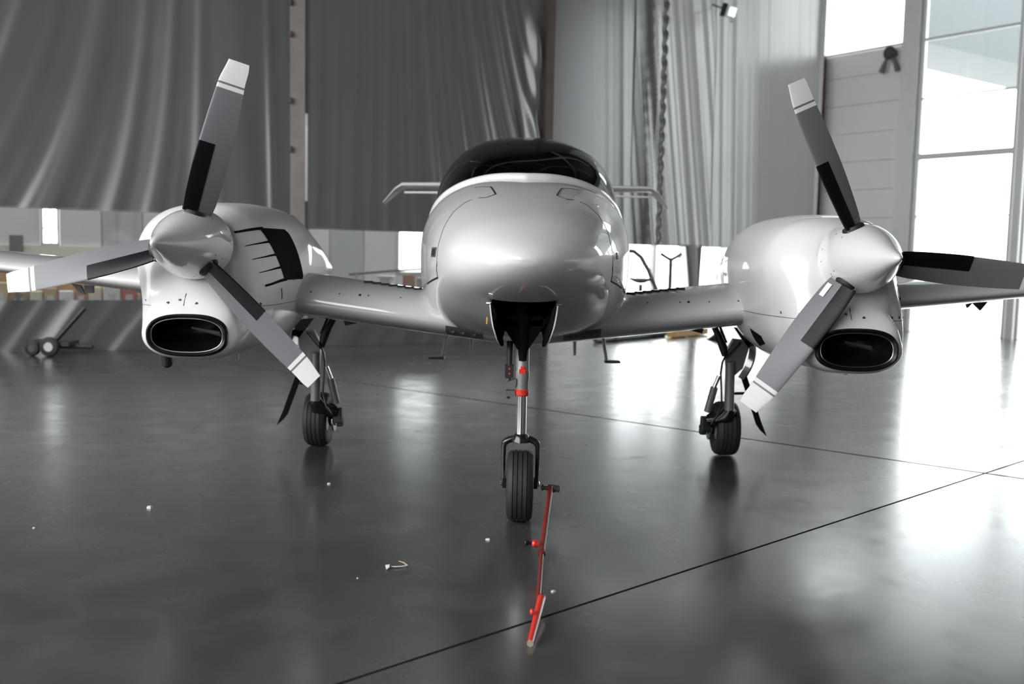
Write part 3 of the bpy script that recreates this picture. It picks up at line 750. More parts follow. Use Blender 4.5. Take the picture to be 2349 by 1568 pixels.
# thickness helper uses th relative to chord: rescale
def foil(LE, c, zc, th, X, n=18, camber=0.02):
    pts = []
    def yt(q): return c * 5 * th * (.2969 * math.sqrt(q) - .126 * q - .3516 * q * q + .2843 * q ** 3 - .1036 * q ** 4)
    qs = [0.5 - 0.5 * math.cos(math.pi * i / n) for i in range(n + 1)]
    for q in reversed(qs): pts.append((X, LE + c * q, zc + c * camber * 4 * q * (1 - q) + yt(q)))
    for q in qs[1:-1]: pts.append((X, LE + c * q, zc + c * camber * 4 * q * (1 - q) - yt(q)))
    return pts
def wing_pt(X, s, q, upper, o=0.0):
    t, c = w_t(X), w_c(X); th = t / c; zc = wing_low(X) + t / 2 - 0.02 * c * 0.4
    yt = c * 5 * th * (.2969 * math.sqrt(q) - .126 * q - .3516 * q * q + .2843 * q ** 3 - .1036 * q ** 4)
    return Vector((s * X, w_le(X) + c * q, zc + c * 0.012 * 4 * q * (1 - q) + ((yt + o) if upper else -(yt + o))))
for s in (-1, 1):
    xs = [0, .3, .6, .9, 1.2, 1.4, 1.6, 1.8, 2.0, 2.2, 2.45, 2.8, 3.2, 3.6, 4.4, 5.2, 6.0, 6.4, 6.5]
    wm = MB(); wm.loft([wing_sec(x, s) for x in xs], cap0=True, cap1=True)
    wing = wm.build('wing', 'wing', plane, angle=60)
    wl = MB(); rings = []
    for (x, z, le, c, t) in ((6.48, 1.635, 6.1, .78, .08), (6.60, 1.67, 6.16, .72, .07), (6.68, 1.78, 6.28, .6, .07), (6.78, 2.3, 6.62, .34, .07)):
        f_ = foil(le, c, 0, t, 0, n=14, camber=0)
        k = smooth01((x - 6.48) / 0.18)
        rings.append([(s * (x - p[2] * k), p[1], z + p[2] * (1 - k)) for p in f_])
    wl.loft(rings, cap0=True, cap1=True); wl.build('winglet', 'paint2', wing)
    # upper surface grip slots, de-icing panel edge, screws, tie-down
    for k in range(7):
        X = 0.66 + 0.052 * k
        a, b = wing_pt(X + 0.028, s, 0.22, True, 0.004), wing_pt(X - 0.01, s, 0.27, True, 0.004)
        MB().tube([a, b], 0.007, 6).build('grip_slot', 'seam', wing)
    for X, q in ((0.74, .07), (0.93, .05), (1.10, .035), (1.27, .025)):
        p = wing_pt(X, s, q, True, 0.0); MB().lathe(p + Vector((0, 0.004, -0.004)), (0, -1, 1), [(0, .006), (.008, .005)], 10).build('screw', 'darkgrey', wing)
    p = wing_pt(0.98, s, 0.045, True, 0.0); MB().lathe(p + Vector((0, 0.004, -0.004)), (0, -1, 1.2), [(0, .009), (.009, .008)], 12).build('vent_plug', 'seam', wing)
    td = wing_pt(1.05, s, 0.2, False, -0.01)
    MB().prism([td + Vector((s * .07, -0.02, 0.0)), td + Vector((s * .055, -0.02, 0.015)), td + Vector((-s * .07, -0.02, 0.0)), td + Vector((s * .06, -0.02, -0.03))], (0, 0.12, 0)).build('tie_down_lug', 'blackm', wing, smooth=False)
    # landing light tray under the body
    lt = MB()
    g = []
    for i in range(9):
        X = lerp(0.24, 0.46, i / 8); g.append([wing_pt(X, s, q, False, 0.003) for q in [0.004, .012, .025, .045, .07]])
    lt.loft(g, closed=False); tray = lt.build('landing_light_tray', 'traygrey', wing)
    for X in (0.29, 0.36, 0.42):
        p = wing_pt(X, s, 0.02, False, 0.002); MB().lathe(p, (0, -1, -0.5), [(-.01, .016), (.003, .017), (.004, .012), (-.002, .004)], 16).build('lamp', 'darkgrey', tray)
    # boarding step and short antenna, left and right of the belly
    sx = 0.573 if s < 0 else 0.6
    MB().tube([(s * sx, 7.3, 0.86), (s * (sx + 0.042), 7.3, 0.625)], 0.013, 10).build('step_strut', 'paint2', plane)
    MB().box((s * (sx + 0.085), 7.3, 0.619), (0.12, 0.1, 0.016)).build('step_plate', 'darkgrey', plane, smooth=False, bevel=0.004)
    MB().tube([(s * 0.392, 7.3, 0.86), (s * 0.398, 7.3, 0.66)], [0.016, 0.011], 10).build('belly_antenna', 'paint2', plane)

# pitot-like small fin under the right outer wing
pt = MB(); pt.prism([(2.93, 6.3, 1.165), (3.03, 6.3, 1.175), (2.985, 6.3, 1.115)], (0, 0.02, 0)); pt.prism([(2.89, 6.3, 1.155), (2.93, 6.3, 1.165), (2.915, 6.3, 1.145), (2.90, 6.3, 1.13)], (0, 0.02, 0))
pt.build('probe_fin', 'darkgrey', plane, smooth=False)
pt = MB(); pt.prism([(-2.99, 6.3, 1.165), (-2.93, 6.3, 1.155), (-2.90, 6.3, 1.095), (-2.935, 6.3, 1.105)], (0, 0.02, 0)); pt.box((-2.87, 6.3, 1.13), (0.06, 0.02, 0.05))
pt.build('probe_fin', 'darkgrey', plane, smooth=False)

# ---- engine nacelles
NYs = [4.83, 4.87, 4.93, 4.98, 5.03, 5.10, 5.2, 5.4, 5.7, 6.0, 6.4, 6.9, 7.5, 8.1]
n_zb = pchip(NYs, [.862, .846, .838, .835, .833, .831, .83, .825, .825, .84, .89, .98, 1.09, 1.2])
n_zt = pchip(NYs, [1.08, 1.15, 1.235, 1.46, 1.57, 1.615, 1.65, 1.67, 1.68, 1.68, 1.66, 1.59, 1.48, 1.34])
n_LL = pchip(NYs, [.22, .26, .285, .30, .315, .335, .365, .39, .40, .39, .34, .27, .18, .08])
n_LU = pchip(NYs, [.22, .25, .25, .28, .335, .383, .42, .435, .43, .42, .37, .29, .19, .08])
n_RL = pchip(NYs, [.20, .24, .265, .285, .30, .32, .345, .35, .35, .32, .28, .22, .15, .07])
n_RU = pchip(NYs, [.20, .22, .20, .20, .225, .26, .30, .335, .35, .335, .28, .22, .15, .07])
n_n = pchip(NYs, [2.6, 2.7, 2.8, 2.7, 2.7, 2.75, 2.8, 2.8, 2.8, 2.8, 2.8, 2.6, 2.4, 2.2])
def nac(Y, th, X0):
    c, s = math.cos(th), math.sin(th); n = n_n(Y); zb_, zt_ = n_zb(Y), n_zt(Y); zc = (zb_ + zt_) / 2; h = (zt_ - zb_) / 2
    zz = spw(s, 2 / n); t = smooth01((zz + 0.4) / 0.9)
    w = lerp(n_RL(Y), n_RU(Y), t) if c >= 0 else lerp(n_LL(Y), n_LU(Y), t)
    return (X0 + w * spw(c, 2 / n), Y, zc + h * zz)
def nac_x(Y, z, X0, side, o=0.0):
    n = n_n(Y); zb_, zt_ = n_zb(Y), n_zt(Y); zc = (zb_ + zt_) / 2; h = (zt_ - zb_) / 2
    zz = max(-1, min(1, (z - zc) / h)); t = smooth01((zz + 0.4) / 0.9)
    w = lerp(n_RL(Y), n_RU(Y), t) if side > 0 else lerp(n_LL(Y), n_LU(Y), t)
    return X0 + side * (w * (1 - abs(zz) ** n) ** (1 / n) + o)
def nac_front(x, z, X0):
    """first Y (from the front) where the nacelle surface contains local point x,z"""
    lo = None
    for i in range(200):
        Y = 4.83 + i * 0.005
        if n_zb(Y) < z < n_zt(Y) and abs(nac_x(Y, z, X0, 1 if x > 0 else -1) - X0) >= abs(x): return Y
    return 5.1

def sup(cx, Y, cz, a, b, n, k=48):
    return [(cx + a * spw(math.cos(q), 2 / n), Y, cz + b * spw(math.sin(q), 2 / n)) for q in [2 * math.pi * i / k for i in range(k)]]

def nacelle(X0):
    ysn = [4.83 + 0.15 * (i / 10) for i in range(10)] + [4.98 + 0.3 * i / 14 for i in range(14)] + [5.28 + 2.82 * i / 40 for i in range(41)]
    m = MB(); m.loft([[nac(y, 2 * math.pi * k / 96, X0) for k in range(96)] for y in ysn], cap1=True)
    body = m.build('engine_nacelle', 'paint3', plane, angle=60)
    # chin intake
    cx, cz = X0 - 0.01, 0.971
    r = MB(); r.loft([[nac(4.83, 2 * math.pi * k / 96, X0) for k in range(96)], sup(cx, 4.818, cz, .207, .104, 2.6, 96), sup(cx, 4.812, cz, .198, .098, 2.6, 96), sup(cx, 4.822, cz, .184, .087, 2.55, 96), sup(cx, 4.85, cz, .178, .082, 2.5, 96)])
    r.build('intake_rim', 'duct', body)
    l = sup(cx, 4.824, cz, .182, .086, 2.55, 64); l.append(l[0])
    MB().tube(l, 0.0028, 6).build('intake_trim', 'steel', body)
    b = MB(); b.loft([sup(cx, 4.845, cz, .179, .083, 2.5), sup(cx, 4.93, cz + .005, .16, .075, 2.3), sup(cx, 5.02, cz + .01, .10, .05, 2.1), sup(cx, 5.05, cz + .01, .02, .01, 2)], cap1=True)
    b.build('intake_duct', 'duct', body)
    MB().tube([(cx - .02, 4.95, cz + .03), (cx + .12, 4.97, cz + .0), (cx + .14, 4.98, cz - .02)], [.006, .014, .006], 8).build('intake_vane', 'darkgrey', body)
    # side air outlet with blades
    def pY(u, v):      # u 0..1 front to back, v 0 top .. 1 bottom
        f = lerp(5.20, 5.40, v); bk = lerp(5.47, 5.68, v); return lerp(f, bk, u)
    NU, NV = 12, 16
    out_, inn = [], []
    for i in range(NU + 1):
        u = i / NU; ro, ri = [], []
        for j in range(NV + 1):
            v = j / NV
            z = lerp(1.53, 1.245, v)
            ce = 1.0
            Y = pY(u, v)
            e = min(v, 1 - v, 0.12) / 0.12
            if u > 0.8: Y = lerp(pY(0.8, v), Y, 0.35 + 0.65 * math.sqrt(max(0, 1 - (1 - e) ** 2)))
            ro.append((nac_x(Y, z, X0, 1, 0.004 + 0.035 * u * u), Y, z)); ri.append((nac_x(Y, z, X0, 1, -0.012), Y, z))
        out_.append(ro); inn.append(ri)
    m = MB(); m.loft(out_, closed=False)
    for a, bb in (([r_[0] for r_ in out_], [r_[0] for r_ in inn]), ([r_[-1] for r_ in out_], [r_[-1] for r_ in inn]), (out_[0], inn[0]), (out_[-1], inn[-1])):
        m.loft([a, bb], closed=False)
    vent = m.build('air_outlet', 'void', body)
    for k in range(5):
        v = k / 4.0; z1 = lerp(1.527, 1.248, v); Yb = lerp(5.20, 5.40, v) + 0.03
        Ya = lerp(5.035, 5.13, v); pts = []
        for i in range(9):
            q = i / 8; Y = lerp(Ya, Yb, q); z = z1 - 0.028 * (1 - q) ** 1.5; pts.append((nac_x(Y, z, X0, 1, 0.0005), Y, z))
        big = k in (0, 4)
        MB().tube(pts, [(0.006 if big else 0.0016) + (0.003 if big else 0.006) * i / 8 for i in range(9)], 8).build('outlet_blade', 'void', vent)
    # lower scoop on the other side
    g, g2 = [], []
    for i in range(7):
        Y = lerp(5.40, 5.58, i / 6); h = lerp(.022, .05, i / 6)
        g.append([(nac_x(Y, z, X0, -1, 0.004), Y, z) for z in [0.965 - h + 2 * h * j / 6 for j in range(7)]])
        g2.append([(nac_x(Y, z, X0, -1, -0.01), Y, z) for z in [0.965 - h + 2 * h * j / 6 for j in range(7)]])
    m = MB(); m.loft(g, closed=False)
    for a, bb in (([r_[0] for r_ in g], [r_[0] for r_ in g2]), ([r_[-1] for r_ in g], [r_[-1] for r_ in g2]), (g[0], g2[0]), (g[-1], g2[-1])): m.loft([a, bb], closed=False)
    m.build('side_scoop', 'void', body)
    # cowling split line, fasteners
    zs = 1.115
    pts = [(nac_x(Y, zs, X0, -1, 0.0004), Y, zs) for Y in [5.9 - 0.03 * i for i in range(36)] if n_zt(Y) > zs + 0.03]
    ysp = min(p[1] for p in pts)
    pts2 = [(nac_x(Y, zs, X0, 1, 0.0004), Y, zs) for Y in [ysp + 0.03 * i for i in range(30)]]
    seam(pts, 0.0016, 'cowl_seam', 'darkgrey', body); seam(pts2, 0.0016, 'cowl_seam', 'darkgrey', body)
    fx = [(-.27, 1.135), (-.12, 1.13), (-.06, 1.145), (0.03, 1.13), (.20, 1.13), (.25, 1.13), (.30, 1.125), (-.33, 1.14)]
    for x, z in fx:
        Y = nac_front(x, z, X0) - 0.001
        ny = Vector((x * 1.2, -0.35, 0)).normalized()
        MB().lathe(Vector((X0 + x, Y, z)) - ny * 0.004, ny, [(0, .0095), (.006, .008)], 10).build('fastener', 'darkgrey', body)
    seam([(X0 - .035, nac_front(-.035, z, X0) - 0.003, z) for z in (1.12, 1.15, 1.18)], 0.0022, 'cowl_seam', 'darkgrey', body)
    seam([(nac_x(5.33, z, X0, 1, 0.001), 5.33, z) for z in (1.14, 1.17, 1.2)], 0.003, 'hinge', 'darkgrey', body)
    # exhaust and drain below
    ex = MB(); ex.tube([(X0 - .295, 5.3, .90), (X0 - .295, 5.31, .82)], .026, 14); ex.build('exhaust_stub', 'steel', body)
    MB().tube([(X0 - .297, 5.31, .825), (X0 - .30, 5.33, .765), (X0 - .30, 5.34, .755)], [.030, .031, .022], 14).build('exhaust_tip', 'blackm', body)
    MB().lathe((X0 + .1, 5.3, .835), (0, 0, -1), [(0, .010), (.03, .013), (.045, .009)], 12).build('drain', 'white', body)
    return body

# ---- propellers
SP_T, SP_B, SP_R, HZc = 4.357, 4.975, 0.183, 1.432
spr = pchip([0, .012, .03, .1, .2, .3, .4, .5, .618], [.001, .014, .023, .048, .088, .127, .158, .177, .183])
b_c = pchip([.10, .16, .25, .40, .60, .80, .90, .935], [.10, .150, .168, .172, .158, .132, .112, .100])
b_b = pchip([.10, .2, .35, .55, .75, .935], [44, 40, 34, 27, 21, 17])
b_t = pchip([.10, .2, .4, .7, .935], [.055, .034, .022, .013, .007])
def blade_ring(r, hub, phi, q0=0.0, q1=1.0, off=0.0, n=12):
    """closed airfoil ring between chord fractions q0..q1 (0 = leading edge)"""
    rad = Vector((math.cos(phi), 0, math.sin(phi))); tan = Vector((-math.sin(phi), 0, math.cos(phi)))
    c, be, t = b_c(r), math.radians(b_b(r)), b_t(r)
    ch = tan * math.cos(be) + Vector((0, -1, 0)) * math.sin(be)
    nf = Vector((0, -1, 0)) * math.cos(be) - tan * math.sin(be)
    up, lo = [], []
    lead = 0.42 - 0.10 * smooth01((r - .82) / .115)
    for i in range(n + 1):
        q = q0 + (q1 - q0) * (0.5 - 0.5 * math.cos(math.pi * i / n))
        yt = t * 2.6 * (.2969 * math.sqrt(q) - .126 * q - .3516 * q * q + .2843 * q ** 3 - .1015 * q ** 4) + off
        b = hub + rad * r + ch * (c * (lead - q) + (off if q < 0.02 else 0))
        up.append(b + nf * yt * 1.25); lo.append(b - nf * yt * 0.55)
    return up + lo[::-1]
def propeller(X0, phi0, sticker=None):
    ax = Vector((X0, SP_T, HZc)); prof = []
    for i in range(29):
        d_ = (SP_B - SP_T) * (i / 28) ** 1.3; prof.append((d_, spr(d_)))
    m = MB(); m.lathe(ax, (0, 1, 0), prof, 56, True, True)
    sp = m.build('propeller', 'paint', plane, angle=60, label='white spinner with three grey blades')
    MB().lathe(Vector((X0, SP_B + .001, HZc)), (0, 1, 0), [(0, SP_R - .002), (.012, SP_R - .004)], 48).build('backplate', 'seam', sp)
    hub = Vector((X0, 4.80, HZc))
    rs = spr(4.80 - SP_T)
    for k in range(3):
        phi = phi0 + k * 2 * math.pi / 3
        rad = Vector((math.cos(phi), 0, math.sin(phi))); tan = Vector((-math.sin(phi), 0, math.cos(phi)))
        R_ = [.12, .15, .18, .22, .27, .33, .39, .45, .51, .57, .63, .69, .75, .79]
        b = MB(); b.loft([blade_ring(r, hub, phi) for r in R_], cap0=True, cap1=True); b.build('blade', 'blade', sp)
        b = MB(); b.loft([blade_ring(r, hub, phi) for r in (.79, .80, .811)], cap0=True, cap1=True); b.build('blade_stripe', 'bladetip', sp)
        b = MB(); b.loft([blade_ring(r, hub, phi) for r in (.811, .821)], cap0=True, cap1=True); b.build('blade_stripe', 'blade', sp, label='thin grey line between the white tip bands')
        b = MB(); b.loft([blade_ring(r, hub, phi) for r in (.821, .85, .88, .905, .925, .935)], cap0=True, cap1=True); b.build('blade_tip', 'bladetip', sp)
        b = MB(); b.loft([blade_ring(r, hub, phi, 0.0, 0.47, 0.0022) for r in (.165, .20, .25, .30, .36, .42, .47, .515)], cap0=True, cap1=True); b.build('deicing_boot', 'boot', sp)
        # root cuff and opening in the spinner
        b = MB(); b.lathe(hub + rad * (rs - .035), rad, [(0, .056), (.03, .056), (.04, .050)], 24); b.build('root_opening', 'seam', sp)
        for a_, y_ in ((-.55, 4.80), (-.47, 4.84), (-.40, 4.84), (.47, 4.78), (.40, 4.86), (.9, 4.93), (1.25, 4.93)):
            q = phi + a_; yq = y_
            rr_ = spr(yq - SP_T)
            d_ = Vector((math.cos(q), 0, math.sin(q)))
            MB().lathe(Vector((X0, yq, HZc)) + d_ * (rr_ - .003), d_, [(0, .0042), (.0036, .0036)], 8).build('screw', 'darkgrey', sp)
        if sticker == k:
            pts = []
            c, be = b_c(.24), math.radians(b_b(.24))
            ch = tan * math.cos(be) + Vector((0, -1, 0)) * math.sin(be); nf = Vector((0, -1, 0)) * math.cos(be) - tan * math.sin(be)
            base = hub + rad * .235 + ch * (c * (0.42 - 0.80)) + nf * (b_t(.24) * 0.30 + .002)
            MB().box(base, (.075, .026, .001), (rad, ch, nf)).build('data_plate', 'white', sp, smooth=False)
    return sp
nacelle(-1.695); nacelle(1.690)
propeller(-1.695, math.radians(74.4)); propeller(1.690, math.radians(115.2), sticker=1)

# ---- landing gear
def wheel(parent, c, R, W, hubr, rim='steel'):
    """tyre with grooves around the x axis; returns tyre"""
    c = Vector(c); h = W / 2
    def rr(x):      # tread radius across the width
        q = abs(x) / h; return R - (R * 0.10) * max(0, (q - .45) / .55) ** 2.2
    prof = [(-h * .72, hubr), (-h * .95, hubr + (R - hubr) * .35), (-h, hubr + (R - hubr) * .62), (-h * .94, rr(h * .94) - .004)]
    xs = [-.80]
    for g in (-.52, -.18, .18, .52): xs += [g - .035, g - .022, g + .022, g + .035]
    xs += [.80]
    for x in xs:
        dp = .008 if any(abs(abs(x - g)) < .03 for g in (-.52, -.18, .18, .52)) else 0
        prof.append((h * x, rr(h * x) - dp))
    prof += [(h * .94, rr(h * .94) - .004), (h, hubr + (R - hubr) * .62), (h * .95, hubr + (R - hubr) * .35), (h * .72, hubr)]
    t = MB().lathe(c, (1, 0, 0), prof, 64, False, False).build('tyre', 'tyre', parent, angle=30)
    MB().lathe(c, (1, 0, 0), [(-h * .75, hubr + .002), (-h * .6, hubr * .9), (-h * .3, hubr * .55), (-h * .5, hubr * .3), (h * .5, hubr * .3), (h * .3, hubr * .55), (h * .6, hubr * .9), (h * .75, hubr + .002)], 32).build('wheel_rim', rim, parent)
    return t
# nose gear
Yn = 5.03
ng = MB(); ng.lathe((0.0, Yn, .70), (0, 0, 1), [(0, .034), (.06, .036), (.075, .039), (.10, .039), (.11, .036), (.28, .036)], 24)
nose_gear = ng.build('nose_gear', 'gear', plane, label='grey nose gear strut')
MB().lathe((0.0, Yn, .44), (0, 0, 1), [(0, .0275), (.27, .0275)], 24).build('piston', 'chrome', nose_gear)
MB().lathe((0.0, Yn, .672), (0, 0, 1), [(0, .034), (.004, .038), (.03, .038), (.034, .034)], 24).build('red_collar', 'red', nose_gear)
MB().lathe((0.0, Yn, .772), (0, 0, 1), [(0, .0372), (.018, .0372)], 24).build('red_ring', 'red', nose_gear)
dk = MB(); dk.box((0.0, Yn - .037, .805), (.034, .006, .024)); dk.box((0.0, Yn - .038, .822), (.018, .006, .02)); dk.build('red_marking', 'red', nose_gear, smooth=False)
vb = MB()
for s in (-1, 1):
    vb.prism([(s * .10, Yn - .03, 1.08), (s * .145, Yn - .03, 1.10), (s * .035, Yn - .03, .93), (s * .012, Yn - .03, .90), (s * .005, Yn - .03, 1.06)], (0, .05, 0))
vb.box((0, Yn, 1.07), (.20, .06, .05)); vb.tube([(0, Yn - .02, .86), (0, Yn - .02, 1.1)], [.022, .042], 12)
vb.tube([(-.13, Yn, 1.06), (.13, Yn, 1.06)], .018, 10)
vb.tube([(0.0, Yn, .96), (0.0, Yn + .05, 1.3)], .04, 14)
vb.build('drag_brace', 'void', nose_gear, smooth=False)
sd = MB(); sd.tube([(-.068, Yn, .96), (-.068, Yn, .83)], .016, 12); sd.box((-.068, Yn, .80), (.046, .04, .07)); sd.tube([(-.066, Yn, .77), (-.066, Yn, .73)], .006, 8); sd.build('shimmy_damper', 'blackm', nose_gear)
for z_ in (.815, .79): MB().lathe((-.068, Yn - .018, z_), (0, -1, 0), [(0, .006), (.005, .005)], 10).build('bolt_head', 'red', nose_gear)
sb_ = MB(); sb_.prism([(-.03, Yn - .03, .765), (-.03, Yn - .03, .73), (-.075, Yn - .03, .715), (-.08, Yn - .03, .745)], (0, .06, 0)); sb_.box((-.06, Yn, .685), (.05, .05, .03)); sb_.build('damper_bracket', 'steel', nose_gear, smooth=False)
MB().tube([(-.07, Yn, .70), (-.072, Yn, .655)], .010, 8).build('bracket_pin', 'blackm', nose_gear)
fk = MB()
arc = [(-.088, Yn, .205), (-.091, Yn, .33), (-.090, Yn, .40)] + [(-.09 * math.cos(a), Yn, .40 + .045 * math.sin(a) ** .8) for a in [math.pi * i / 12 for i in range(1, 12)]] + [(.090, Yn, .40), (.091, Yn, .33), (.088, Yn, .205)]
fk.tube(arc, [.010, .011, .013] + [.018] * 11 + [.013, .011, .010], 12)
fk.lathe((0, Yn, .425), (0, 0, 1), [(0, .05), (.03, .045), (.045, .032)], 20)
for s in (-1, 1):
    fk.box((s * .082, Yn, .205), (.022, .05, .055))
fork = fk.build('fork', 'black', nose_gear)
for s in (-1, 1):
    MB().lathe((s * .09, Yn, .20), (s, 0, 0), [(0, .016), (.012, .016), (.016, .010)], 12).build('axle_nut', 'chrome', fork)
wheel(nose_gear, (0, Yn, .190), .188, .142, .075)
for s in (-1, 1):
    # nose gear doors hang from the opening edges
    x0 = s * .172
    A = []
    for y, zt_, zl in ((4.73, 1.178, 1.05), (4.78, 1.165, .985), (4.86, 1.14, .95), (4.98, 1.10, .935), (5.12, 1.06, .935), (5.25, 1.02, .95), (5.36, .99, .97)):
        row = []
        for i in range(9):
            q = i / 8; z = lerp(zt_, zl, q); tq = max(0, (1.178 - z) / .24); x = x0 - s * (.022 * tq + .034 * tq ** 2.4)
            row.append(Vector((x, y, z)))
        A.append(row)
    B = [[p - Vector((s * .007, 0, 0)) for p in r_] for r_ in A]
    m = MB(); m.loft(A, closed=False); m.loft(B, closed=False)
    m.loft([A[0], B[0]], closed=False); m.loft([A[-1], B[-1]], closed=False); m.loft([[r_[0] for r_ in A], [r_[0] for r_ in B]], closed=False); m.loft([[r_[-1] for r_ in A], [r_[-1] for r_ in B]], closed=False)
    dr = m.build('gear_door', 'paint', nose_gear, label='thin nose gear door')
    A2 = [[p - Vector((s * (.012 + .018 * math.sin(math.pi * min(1, j / 7.0))), -0.012, 0)) for j, p in enumerate(r_)] for r_ in A]
    B2 = [[p + Vector((s * .010, 0, 0)) for p in r_] for r_ in A2]
    m = MB(); m.loft(A2, closed=False); m.loft([A2[0], [p - Vector((s * .004, -.004, 0)) for p in A[0]]], closed=False); m.loft([A2[-1], B[-1]], closed=False)
    m.build('door_liner', 'void', dr)
    MB().tube([(s * .118, 4.9, 1.02), (s * .155, 4.9, 1.03)], .010, 8).build('door_rod', 'blackm', dr)
    MB().lathe((s * .160, 4.735, 1.172), (s, 0, 0), [(0, .008), (.022, .008), (.026, .005)], 12).build('hinge_pin', 'chrome', dr)
MB().tube([(-.182, 4.78, 1.10), (-.183, 4.78, 1.065)], .0035, 8).build('drain_pipe', 'wood', fuse, label='thin brass drain pipe')

# main gear, mirrored
for s in (-1, 1):
    def Q(x, y, z): return (s * x, y, z)
    Ym = 6.72
    g = MB()
    g.tube([Q(1.455, Ym - .02, .70), Q(1.460, Ym - .02, .36)], [.033, .034], 18)
    g.prism([Q(1.60, Ym, .85), Q(1.48, Ym, .86), Q(1.425, Ym, .76), Q(1.445, Ym, .60), Q(1.475, Ym, .585), Q(1.55, Ym, .655)], (0, .06, 0))
    mg = g.build('main_gear', 'gear', plane, label='grey main gear leg')
    MB().tube([Q(1.39, Ym + .02, .60), Q(1.352, Ym + .05, .48)], .016, 12).build('shock_rod', 'chrome', mg)
    MB().tube([Q(1.363, Ym + .04, .51), Q(1.328, Ym + .08, .33)], [.027, .026], 16).build('shock_absorber', 'gear', mg)
    hz = MB(); hz.tube([Q(1.33, Ym, .955), Q(1.37, Ym, .88), Q(1.405, Ym, .80), Q(1.42, Ym, .74)], [.022, .024, .03, .02], 10)
    hz.tube([Q(1.38, Ym + .03, .95), Q(1.43, Ym + .02, .83)], .010, 8)
    hz.prism([Q(1.60, Ym, .93), Q(1.48, Ym, .94), Q(1.58, Ym, .80), Q(1.62, Ym, .82)], (0, .04, 0))
    hz.build('side_brace', 'blackm', mg)
    hs = MB(); hs.tube([Q(1.43, Ym - .03, .77), Q(1.395, Ym - .045, .70), Q(1.385, Ym - .05, .62), Q(1.395, Ym - .05, .50), Q(1.40, Ym - .05, .42), Q(1.375, Ym - .06, .33), Q(1.34, Ym - .03, .26)], .007, 8)
    hs.tube([Q(1.52, Ym - .03, .84), Q(1.42, Ym - .05, .73)], .006, 8)
    hs.build('brake_hose', 'black', mg)
    ta = MB(); ta.tube([Q(1.475, Ym, .37), Q(1.45, Ym + .02, .31), Q(1.40, Ym + .06, .28), Q(1.33, Ym + .08, .27)], [.045, .055, .05, .04], 14)
    ta.tube([Q(1.35, 6.9, .20), Q(1.40, 6.9, .195)], .05, 14); ta.tube([Q(1.365, Ym + .05, .30), Q(1.37, 6.88, .20)], [.04, .035], 12)
    ta.build('trailing_arm', 'black', mg)
    bd = MB(); bd.lathe(Q(1.362, 6.9, .195), (s, 0, 0), [(-.006, .085), (.006, .085)], 32); bd.build('brake_disc', 'steel', mg)
    cl_ = MB(); cl_.box(Q(1.325, 6.83, .235), (.07, .07, .11)); cl_.box(Q(1.31, 6.85, .19), (.05, .06, .07)); cl_.build('brake_caliper', 'blackm', mg, smooth=False, bevel=0.01)
    wheel(mg, Q(1.478, 6.9, .196), .194, .17, .08)
    dp = MB(); dp.prism([Q(1.555, Ym + .1, .60), Q(1.60, Ym + .1, .60), Q(1.72, Ym + .1, .26), Q(1.765, Ym + .1, .155), Q(1.715, Ym + .1, .20), Q(1.685, Ym + .1, .24)], (0, .012, 0))
    dp.build('gear_door', 'void', mg, smooth=False, label='long narrow black door strip')
    dq = MB(); dq.loft([[Q(1.60 + .02 * math.sin(math.pi * k / 8) - .06 * (k / 8) ** 2, y, .86 - .28 * k / 8) for k in range(9)] for y in (Ym - .06, Ym + .1)], closed=False); dq.loft([[Q(1.612 + .02 * math.sin(math.pi * k / 8) - .06 * (k / 8) ** 2, y, .86 - .28 * k / 8) for k in range(9)] for y in (Ym - .06, Ym + .1)], closed=False)
    dq.build('upper_door', 'black', mg)
    MB().tube([Q(1.50, Ym + .1, .46), Q(1.60, Ym + .1, .465)], .010, 8).build('door_link', 'blackm', mg)

# ================================================================ THINGS ON THE FLOOR
tb = empty('tow_bar', (0.1, 4.2, 0), 'red two-part tow bar leaning from nose wheel axle to the floor', 'tow bar')
a, b_, c_ = Vector((.163, 5.0, .178)), Vector((.104, 4.16, .098)), Vector((.080, 3.62, .050))
MB().tube([a + Vector((0, .01, .012)), a + Vector((-.002, -.03, -.002)), b_], [.0135, .0145, .0140], 18).build('tube', 'darkred', tb, label='dark red outer tube')
MB().tube([b_ + (a - b_) * .02, c_], .0095, 16).build('inner_tube', 'darkred', tb)
MB().tube([b_ + (a - b_) * .012, b_ - (a - b_) * .010], .0185, 18).build('collar', 'pipe', tb)
k_ = MB(); k_.lathe(b_ + Vector((-.012, .06, .02)), (-1, 0, .1), [(0, .012), (.022, .017), (.032, .012)], 14); k_.build('knob_nut', 'red', tb)
k_ = MB(); k_.lathe(b_ + Vector((-.042, .06, .023)), (-1, 0, .12), [(0, .006), (.012, .008), (.03, .016), (.034, .014)], 14); k_.build('clamp_knob', 'blackm', tb)
h0, h1 = Vector((.096, 3.70, .058)), Vector((.050, 3.355, .013))
hd = MB(); hd.tube([h0, h1], [.0172, .0118], 20); hd.build('handle', 'red', tb, label='bright red worn handle')
MB().tube([h0 + (h0 - h1) * .003, h0 - (h0 - h1) * .012], .0182, 20).build('handle_ring', 'darkred', tb)
MB().tube([h1 + (h0 - h1) * .012, h1 - (h0 - h1) * .003], .0124, 20).build('handle_end', 'twig', tb)
MB().lathe(Vector((.062, 3.55, .058)), (-1, -.2, .1), [(0, .010), (.008, .012), (.013, .008)], 14).build('handle_lug', 'red', tb)
ab = MB(); ab.tube([(.112, Yn - .01, .182), (.150, Yn - .01, .18)], .011, 12); ab.tube([(.118, Yn - .01, .182), (.126, Yn - .01, .182)], .017, 14); ab.tube([(.150, Yn - .01, .178), (.182, Yn - .01, .178)], .022, 16)
